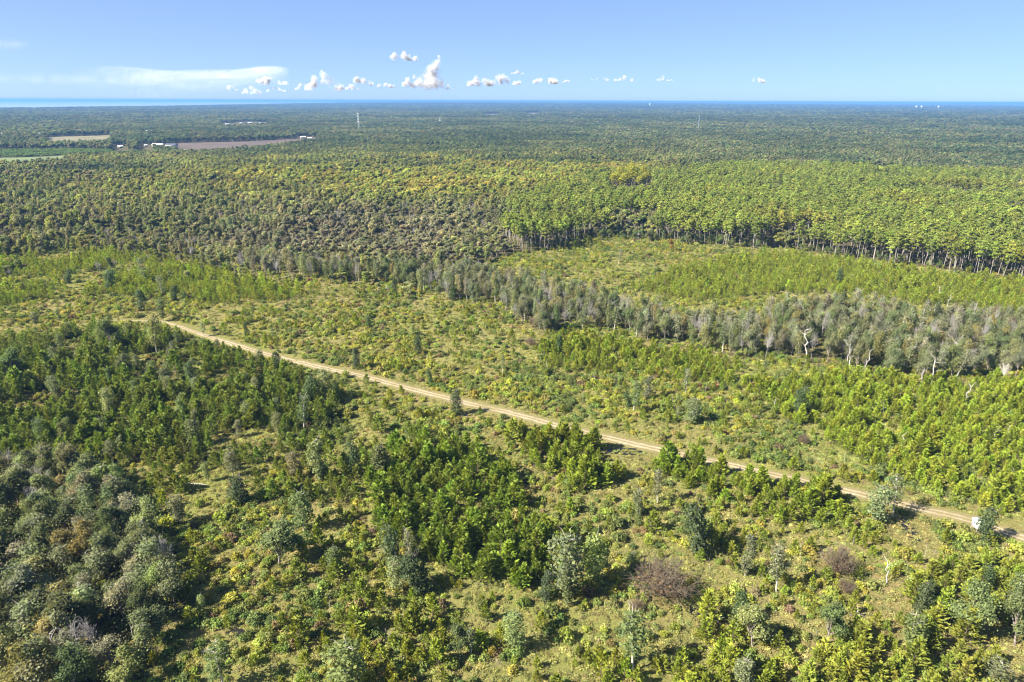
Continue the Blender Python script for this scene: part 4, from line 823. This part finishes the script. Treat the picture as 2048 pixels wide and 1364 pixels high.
for k_, (x, y) in enumerate(STEMS):
    X, Y = at_px(x, y); h = rng.uniform(2.2, 4.6); o = obj('thin_snag', KINDS['snag'][0][k_ % 2][1], None, label='thin grey dead stem standing in the scrub, ' + ('upper clearing' if y < 650 else 'lower right' if x > 1250 and y > 1000 else 'lower left' if y > 980 else 'field right of centre' if x < 1480 else 'among the bright pines at right'), cat='dead stem', group='thin dead stems in the scrub')
    o.location = (X, Y, float(terrain(X, Y))); o.scale = (h / 10 * .95, h / 10 * .95, h / 10); o.rotation_euler = (rng.normal() * .09, rng.normal() * .09, rng.random() * 6.28)
# middle forest
def field_mask(px, py, dist):
    k = np.zeros(len(px), bool)
    for nm, poly, c, kk in FIELDS:
        if kk != 'scrub':
            for up in (0, 6): k |= inpoly(px, py - up, poly)
        else: k |= inpoly(px, py, poly) & (rng.random(len(px)) < .4)
    k |= (np.abs(px - 1260) < 46) & (py > 372) & (py < 408)
    for x, y in HP: k |= (np.abs(px - x) < 16) & (py > y - 4) & (py - y < 13 * FPX / dist)
    return k
SCRUB = FIELDS[3][1]; GREEN_STAND = [(-80, 302), (130, 299), (310, 304), (312, 316), (150, 321), (128, 333), (-80, 345)]
def forest_tint(X, Y, px, py):
    """leaf colour of the mixed forest: patches of species, a yellowing belt in the middle, darker evergreens further out"""
    n = fbm(X, Y, 95, 44); n2 = fbm(X, Y, 32, 47); n3 = fbm(X, Y, 420, 57)
    near_ = np.array([(.17, .20, .065), (.125, .16, .058), (.21, .22, .10), (.225, .25, .065), (.195, .19, .105), (.195, .235, .07)])
    far_ = np.array([(.058, .088, .042), (.078, .11, .048), (.10, .125, .054), (.135, .145, .072), (.145, .165, .06), (.15, .14, .09)])
    i1 = np.clip((n2 * 6 + n * 5 - 2.6 + rng.normal(size=len(X)) * .9), 0, 5.99).astype(int); i2 = np.clip(n * 5 + n2 * 3.5 + n3 * 2 - 2.9 + rng.normal(size=len(X)) * .8, 0, 5.99).astype(int)
    f = np.clip((py + (n - .5) * 70 + (n3 - .5) * 40 - np.interp(px, [0, 300, 600, 900, 1250, 2048], [346, 336, 318, 326, 348, 360])) / 30, 0, 1)[:, None]
    T = far_[i2] * (1 - f) * (.55 + .55 * n3[:, None] + .5 * fbm(X, Y, 150, 120)[:, None]) + near_[i1] * f
    yel = np.exp(-((px - 820) / 470) ** 2 - ((py - 374) / 46) ** 2) + .5 * np.exp(-((px - 1150) / 220) ** 2 - ((py - 360) / 26) ** 2)
    yk = (np.clip(yel * 1.6 * (n - .12) * 2.0, 0, 1) * (rng.random(len(X)) < .9))[:, None]
    yc = np.where((fbm(X, Y, 40, 70) + .12 * rng.normal(size=len(X)) > .56)[:, None], np.array([.285, .265, .06]), np.array([.26, .295, .06]))
    T = T * (1 - yk) + yc * yk
    gr = np.clip(np.exp(-((px - 700) / 300) ** 2 - ((py - 480) / 50) ** 2) * 1.3 * (n2 - .05) * 1.5, 0, .85)[:, None]; T = T * (1 - gr) + np.array([.235, .225, .15]) * gr
    T = jit_tint(T, len(X), .17, .05) * (.62 + .76 * fbm(X, Y, 42, 61)[:, None])
    k = inpoly(px, py, GREEN_STAND); T[k] = jit_tint(np.array([.12, .19, .045]), k.sum(), .08, .04)
    k = inpoly(px, py, SCRUB); T[k] = jit_tint(np.array([.27, .245, .16]), k.sum(), .2, .05)
    return T, yk[:, 0], n, n2
def forest_height(px, py, h):
    h = np.where(inpoly(px, py, GREEN_STAND), h * .28, h); return np.where(inpoly(px, py, SCRUB), h * .5, h)
bx, by_ = grid_pts(300, 1150, 4.9, .33, .85)
px, py = g2p(bx, by_); fr = np.interp(px, FRONT[:, 0], FRONT[:, 1]); thin = np.clip(1 - (py - fr) / np.where(px < 900, 60, 14), 0, 1) ** 1.7 * .5 * (fbm(bx, by_, 20, 80) > .42) * ((px < 900) | (px > 1030))
soft = 1 - .62 * np.clip((930 - px) / 60, 0, 1) * np.clip(1 - (fr - py) / 50, 0, 1)
k = ((in_forest(px, py) & (rng.random(len(bx)) < soft)) | (rng.random(len(bx)) < thin)) & ~field_mask(px, py, np.hypot(bx, by_)); X, Y, px, py = bx[k], by_[k], px[k], py[k]
ed = np.interp(px, [300, 900, 1000, 1180, 1500, 1700, 2048, 2500], [300, 428, 425, 372, 352, 357, 372, 390])
pl = (px + (vnoise(X, Y, 40, 3) - .5) * 90 > np.interp(py, [340, 400, 440, 480, 520], [1300, 1080, 1010, 1015, 1100])) & (py > ed - 6)
hole = fbm(X, Y, 60, 41) > .64
# plantation
def wall(a_):
    for lim, w in ((1070, 'its left end'), (1130, 'left side of the dark corner'), (1185, 'right side of the dark corner'), (1260, 'above the corner of the upper clearing'), (1340, 'left of the orange tree'), (1430, 'right of the orange tree'), (1530, 'above the middle of the upper clearing'), (1630, 'left of the dark round tree'), (1720, 'behind the dark round tree'), (1810, 'right of the dark round tree'), (1900, 'far right, left part'), (1980, 'behind the right orange tree')):
        if a_ < lim: return w
    return 'at the right edge'
def edge_(a_):
    for lim, w in ((130, 'at the left edge'), (260, 'left of the far bright clearing'), (400, 'above the far bright clearing'), (540, 'right of the far bright clearing'), (680, 'left part of the grey belt'), (800, 'right part of the grey belt'), (940, 'above the start of the treeline')):
        if a_ < lim: return w
    return 'in the gap of the pines'
pk = pl & ~hole & (rng.random(len(X)) < .9)
n = fbm(X, Y, 75, 44); n2 = fbm(X, Y, 30, 47)
T1 = jit_tint(np.array([.185, .23, .045]), len(X), .19, .05) * (.8 + .45 * n2[:, None]); gold = (n > .68)[:, None]; T1 = np.where(gold, T1 * np.array([1.14, 1.02, .95]), T1)
hp = rng.uniform(.84, 1.08, len(X)); scp = np.stack([hp * 1.06, hp * 1.06, hp], 1)
mass('plantation_pine', 'plantation_pine', X[pk], Y[pk], scp[pk], T1[pk], 300, 20,
     lambda x, y, s, t: ('tall' if s[2] > .96 else 'shorter') + (' yellowish' if t[0] > .2 else ' green') + ' pine of the pine wall, ' + wall(g2p(x, y)[0]), 'pine', 'tall plantation pines at the forest edge', 'plantation_forest', 'tall pines deeper in the plantation')
und = pl & (py > np.interp(px, FRONT[:, 0], FRONT[:, 1]) - 12); uk = und & (rng.random(len(X)) < np.where((px > 1180) & (px < 1600), .75, .45)); q = int(uk.sum())
us_ = rng.uniform(.28, .55, q) * np.where((px[uk] > 1180) & (px[uk] < 1600), 1.25, 1); mass('broadleaf_tree', 'understory_tree', X[uk] + rng.normal(size=q) * 2, Y[uk] - rng.uniform(0, 7, q), np.stack([us_, us_, us_ * 1.1], 1), jit_tint(np.array([.13, .165, .055]), q, .25, .06), 160, 10, lambda x, y, s, t: ('low' if s[2] < .45 else 'taller') + ' leafy tree under the pine wall, ' + wall(g2p(x, y)[0]), 'tree', 'leafy trees under the pine wall', 'pine_wall_understory', 'leafy trees under the pines')
# mixed woodland
fk = ~pl | hole
T2, yk, n, n2 = forest_tint(X, Y, px, py)
hf = forest_height(px, py, rng.uniform(.62, 1.12, len(X)) * np.where(py > 470, .68, .92) * np.where(in_forest(px, py), 1, .75) * (.62 + .76 * fbm(X, Y, 38, 83))); wf = rng.uniform(.75, 1.15, len(X)) * (1 + .8 * yk * rng.random(len(X))) * np.exp(rng.normal(size=len(X)) * .27); fk &= rng.random(len(X)) < .88; wf *= np.clip(.5 + .62 * hf, .45, 1.1); scf = np.stack([wf, wf, hf], 1)
idx = np.where(rng.random(len(X)) < np.where((px < 560) & (py > 380), .72, .2), rng.integers(5, 8, len(X)), rng.integers(0, 5, len(X)))
bare = fk & (rng.random(len(X)) < np.where(py > 400, .05 + .12 * np.exp(-((px - 720) / 300) ** 2), 0) + .4 * inpoly(px, py, SCRUB)); fk &= ~bare
mass('forest_tree', 'forest_tree', X[fk], Y[fk], scf[fk], T2[fk], 300, 14, lambda x, y, s, t: ('yellowish' if t[0] > .2 else 'pale grey-green' if t[2] > .05 else 'dark green') + (' tall' if s[2] > .7 else ' low') + ' tree fronting the mixed forest, ' + edge_(g2p(x, y)[0]), 'tree', 'trees at the near edge of the mixed forest', 'mixed_forest', 'mixed forest trees behind the front rows', idx=idx[fk])
scatter_obj('leafless_forest', 'bare_tree', X[bare], Y[bare], scf[bare] * np.array([1.1, 1.1, 1.2]), T2[bare], label='leafless grey trees within the forest')
# far forest: spacing grows with distance
PX, PY, PS = [], [], []
r = 1150.0
while r < 24000:
    s = max(5.4, r * .0048); m_ = int(1.5 * r / s); t = (np.arange(m_) + rng.random(m_)) / m_ * 1.5 - .75; q = r + rng.normal(size=m_) * s * .4
    PX.append(q * np.sin(t)); PY.append(q * np.cos(t)); PS.append(np.full(m_, s)); r += s
X, Y, s = np.concatenate(PX), np.concatenate(PY), np.concatenate(PS); d = np.hypot(X, Y)
px, py = g2p(X, Y); lake_ = (d > lake_r(np.arctan2(X, Y)) - 300) & (np.arctan2(X, Y) < -.2)
k = ~field_mask(px, py, d) & ~lake_ & ~((d < 1150)); X, Y, s, d, px, py = X[k], Y[k], s[k], d[k], px[k], py[k]
ti, yk, n, n2 = forest_tint(X, Y, px, py)
w = s / 6.0 * rng.uniform(.8, 1.2, len(X)); hgt = rng.uniform(.75, 1.1, len(X)) * (.8 + .4 * n2) * (1 + .2 * (d > 4000)); hgt = forest_height(px, py, hgt)
scatter_obj('distant_forest', 'far_tree', X, Y, np.stack([w, w, hgt], 1), ti, label='dark forest reaching to the horizon', tilt=.03)
print('far', len(X))

# ------------------------------------------------------------------ clouds, beyond and above the haze
m, nt, out = mat('cloud_white')
b = N(nt, 'ShaderNodeBsdfDiffuse'); b.inputs[0].default_value = (.74, .74, .75, 1); t = N(nt, 'ShaderNodeBsdfTranslucent'); t.inputs[0].default_value = (.74, .74, .75, 1)
mx = N(nt, 'ShaderNodeMixShader'); mx.inputs[0].default_value = .55; nt.links.new(b.outputs[0], mx.inputs[1]); nt.links.new(t.outputs[0], mx.inputs[2]); nt.links.new(mx.outputs[0], out.inputs[0]); MAT_CLOUD = m
CL = [(862, 150, 100, 68, 'tall white cumulus tower, the largest cloud', 'tower'), (806, 110, 46, 26, 'small cloud high above, left of the tall cumulus', 'puff'),
 (465, 174, 20, 14, 'small puff at the left end of the cloud row', 'puff'), (506, 180, 40, 18, 'low puff second from left in the cloud row', 'puff'), (545, 158, 62, 26, 'wide soft puff under the right end of the long pale cloud', 'puff'), (556, 176, 34, 16, 'low puff below the wide soft one', 'puff'), (607, 173, 30, 18, 'puff left of the second largest cumulus', 'puff'), (652, 166, 58, 34, 'second largest cumulus left of the tower', 'tower'), (702, 172, 24, 18, 'small puff right of the second largest cumulus', 'puff'), (726, 160, 46, 24, 'puff cluster between the two cumulus towers', 'puff'), (772, 168, 28, 16, 'small puff just left of the tall tower', 'puff'), (828, 162, 40, 24, 'rounded puff at the left foot of the tall tower', 'puff'),
 (966, 160, 54, 28, 'puff right of the tall tower', 'puff'), (1006, 158, 56, 26, 'wide puff right of centre', 'puff'), (1036, 143, 26, 12, 'small high puff right of centre', 'puff'), (1092, 157, 46, 24, 'bright puff right of centre', 'puff'), (1142, 161, 30, 10, 'faint flat puff right of the bright puff', 'puff'), (1205, 157, 50, 12, 'flat faint cloud in the right row', 'puff'), (1252, 155, 24, 16, 'small bright puff in the right row', 'puff'), (1328, 156, 30, 14, 'last clear puff of the right row', 'puff'), (1515, 157, 22, 18, 'lone pale puff far right', 'puff')]
DC = 26000.0; UPX = DC / FPX / math.cos(R(PITCH))       # metres per photo pixel at the clouds
def cloud_at(x, y): d = np.array([(x - 1024) / FPX, -(y - 682) / FPX, -1.0]) @ M3.T; return np.array([0, 0, CAM_H]) + d / d[1] * DC
_l3 = rng.random((64, 64, 64))
def n3d(P, sc):
    q = P / sc; i = np.floor(q).astype(int); f = q - i; f = f * f * (3 - 2 * f); r = 0
    for a in (0, 1):
        for b in (0, 1):
            for c in (0, 1): r = r + _l3[(i[:, 0] + a) % 64, (i[:, 1] + b) % 64, (i[:, 2] + c) % 64] * np.abs(1 - a - f[:, 0]) * np.abs(1 - b - f[:, 1]) * np.abs(1 - c - f[:, 2])
    return r
def f3d(P, sc): return .5 * n3d(P, sc) + .3 * n3d(P + 17.3, sc / 2.2) + .2 * n3d(P + 51.7, sc / 4.9)
def cloud_mesh(blobs, n, size, g, thin=1.0):
    """fine flakes kept where a billowing density field is positive; blobs: (x, y, z, r) in metres"""
    B = np.array(blobs); wgt = B[:, 3] ** 2; wgt /= wgt.sum(); i = g.choice(len(B), n, p=wgt)
    P = B[i, :3] + unit(g.normal(size=(n, 3))) * (g.random(n) ** .45 * 1.35)[:, None] * B[i, 3:4]
    D = np.max(1 - np.linalg.norm(P[:, None] - B[None, :, :3], axis=2) / B[None, :, 3], axis=1) * .9 + 1.5 * (f3d(P, B[:, 3].mean() * 1.1) - .5)
    base = B[:, 2].min() - B[:, 3].mean() * .35; D -= np.clip((base - P[:, 2]) / B[:, 3].mean(), 0, 2) * 1.5
    P = P[g.random(n) < np.clip(D * 1.5, 0, 1) ** 1.2 * thin]; q = MB(); m_ = len(P)
    q.quads(leaves(P, g.normal(size=(m_, 3)) + np.array(sd) * .8 + np.array([0, -.4, .2]), size * (.5 + g.random(m_)), np.full(m_, 1.2), g, .1), .5); return q
for i_, (x, y, wpx, hpx, lb, kd) in enumerate(CL):
    g = G(400 + i_); C_ = cloud_at(x, y + hpx / 2); u = UPX; bl = []
    if kd == 'tower' and hpx > 50:
        for (bx_, bz_, br_) in ((-2, 12, 15), (6, 14, 15), (-8, 24, 13), (4, 28, 13), (9, 40, 10), (2, 38, 10), (13, 50, 7), (16, 58, 5), (-20, 14, 10), (-32, 12, 8), (-40, 20, 6), (-30, 24, 6), (20, 12, 9), (30, 9, 7), (40, 7, 5)): bl.append((bx_ * u, g.normal() * 4 * u, bz_ * u, br_ * u))
    else:
        for k in range(int(4 + wpx / 7)):
            xx = g.uniform(-.5, .5); zt = (1 - (2 * abs(xx + .1)) ** 1.5) * (.8 if kd == 'puff' else 1.1); r_ = hpx * g.uniform(.16, .30); bl.append((xx * wpx * u, g.normal() * r_ * .5 * u, (r_ * .7 + g.random() * max(0, zt * hpx - r_ * 1.4)) * u, r_ * u))
    ar = sum(b_[3] ** 2 for b_ in bl) * 3.1
    q = cloud_mesh(bl, int(min(60000, ar / 130 * 4.5)), 13, g, 1.0 if kd == 'tower' else .85 if x < 1120 else .45)
    o = obj('cloud', q.mesh('cloud', [MAT_CLOUD]), None, label=lb, cat='cloud', group='cumulus clouds along the horizon'); o.location = C_
def veil(n, size, fn, label, seed):
    """thin high cloud: very fine flakes; fn gives photo columns, rows and keep-probability"""
    g = G(seed); xp, yq, pr = fn(g, n); k = g.random(n) < pr; xp, yq = xp[k], yq[k]
    d = np.stack([(xp - 1024) / FPX, -(yq - 682) / FPX, -np.ones(len(xp))], -1) @ M3.T; d /= d[:, 1:2]; P = np.array([0, 0, CAM_H]) + d * (30000 + g.normal(size=len(xp)) * 900)[:, None]; C_ = P.mean(0); q = MB()
    q.quads(leaves(P - C_, g.normal(size=(len(P), 3)) + np.array(sd), size * (.5 + g.random(len(P))), np.full(len(P), 1.6), g, .1), .5)
    o = obj('cloud', q.mesh('cloud_veil', [MAT_CLOUD]), None, label=label, cat='cloud'); o.location = C_
def anvil(g, n):
    u = g.random(n); xp = 140 + 440 * u; top = 131 + 9 * np.clip((u - .2) / .3, 0, 1) - 7 * np.clip((u - .6) / .25, 0, 1) + 2 * np.sin(u * 19) * u
    dy = np.abs(g.normal(size=n)) * (13 + 16 * (1 - u)); yq = top + dy + 2 + 1.6 * g.normal(size=n)
    return xp, yq, np.clip(u * 2.6, 0, 1) ** 1.3 * np.clip((1 - u) * 7, 0, 1) * (.5 + .5 * u) * np.clip(.1 + 1.3 * fbm(xp * 1.0, yq * 6, 70, 90), 0, 1)
veil(260000, 6.0, anvil, 'long thin pale cloud veil stretching across the left horizon', 500)
def wisp(x0, x1, y0, dens, sl=0.0):
    def f(g, n):
        u = g.random(n); xp = x0 + (x1 - x0) * u; return xp, y0 + sl * u + g.normal(size=n) * 6, dens * np.sin(np.pi * u) * np.clip(2.2 * fbm(xp, (y0 + g.normal(size=n)) * 5, 50, 95) - .4, 0, 1)
    return f
veil(90000, 6.0, wisp(-60, 420, 156, .6, 6), 'faint flat cloud wisp low over the left horizon', 501)
veil(6000, 5.5, wisp(-20, 60, 88, .6), 'small faint wisp near the left edge of the sky', 502)

# ------------------------------------------------------------------ haze
m, nt, out = mat('haze_air')
v = N(nt, 'ShaderNodeVolumePrincipled'); v.inputs['Color'].default_value = (.15, .35, .72, 1); v.inputs['Density'].default_value = 7.5e-5; v.inputs['Anisotropy'].default_value = 0.0
nt.links.new(v.outputs[0], out.inputs['Volume'])
q = MB(); hb = 66000.0; q.box((0, 0, 51.0), (hb, hb, 55.0)); obj('haze', q.mesh('haze', [m]), None, kind_='stuff')
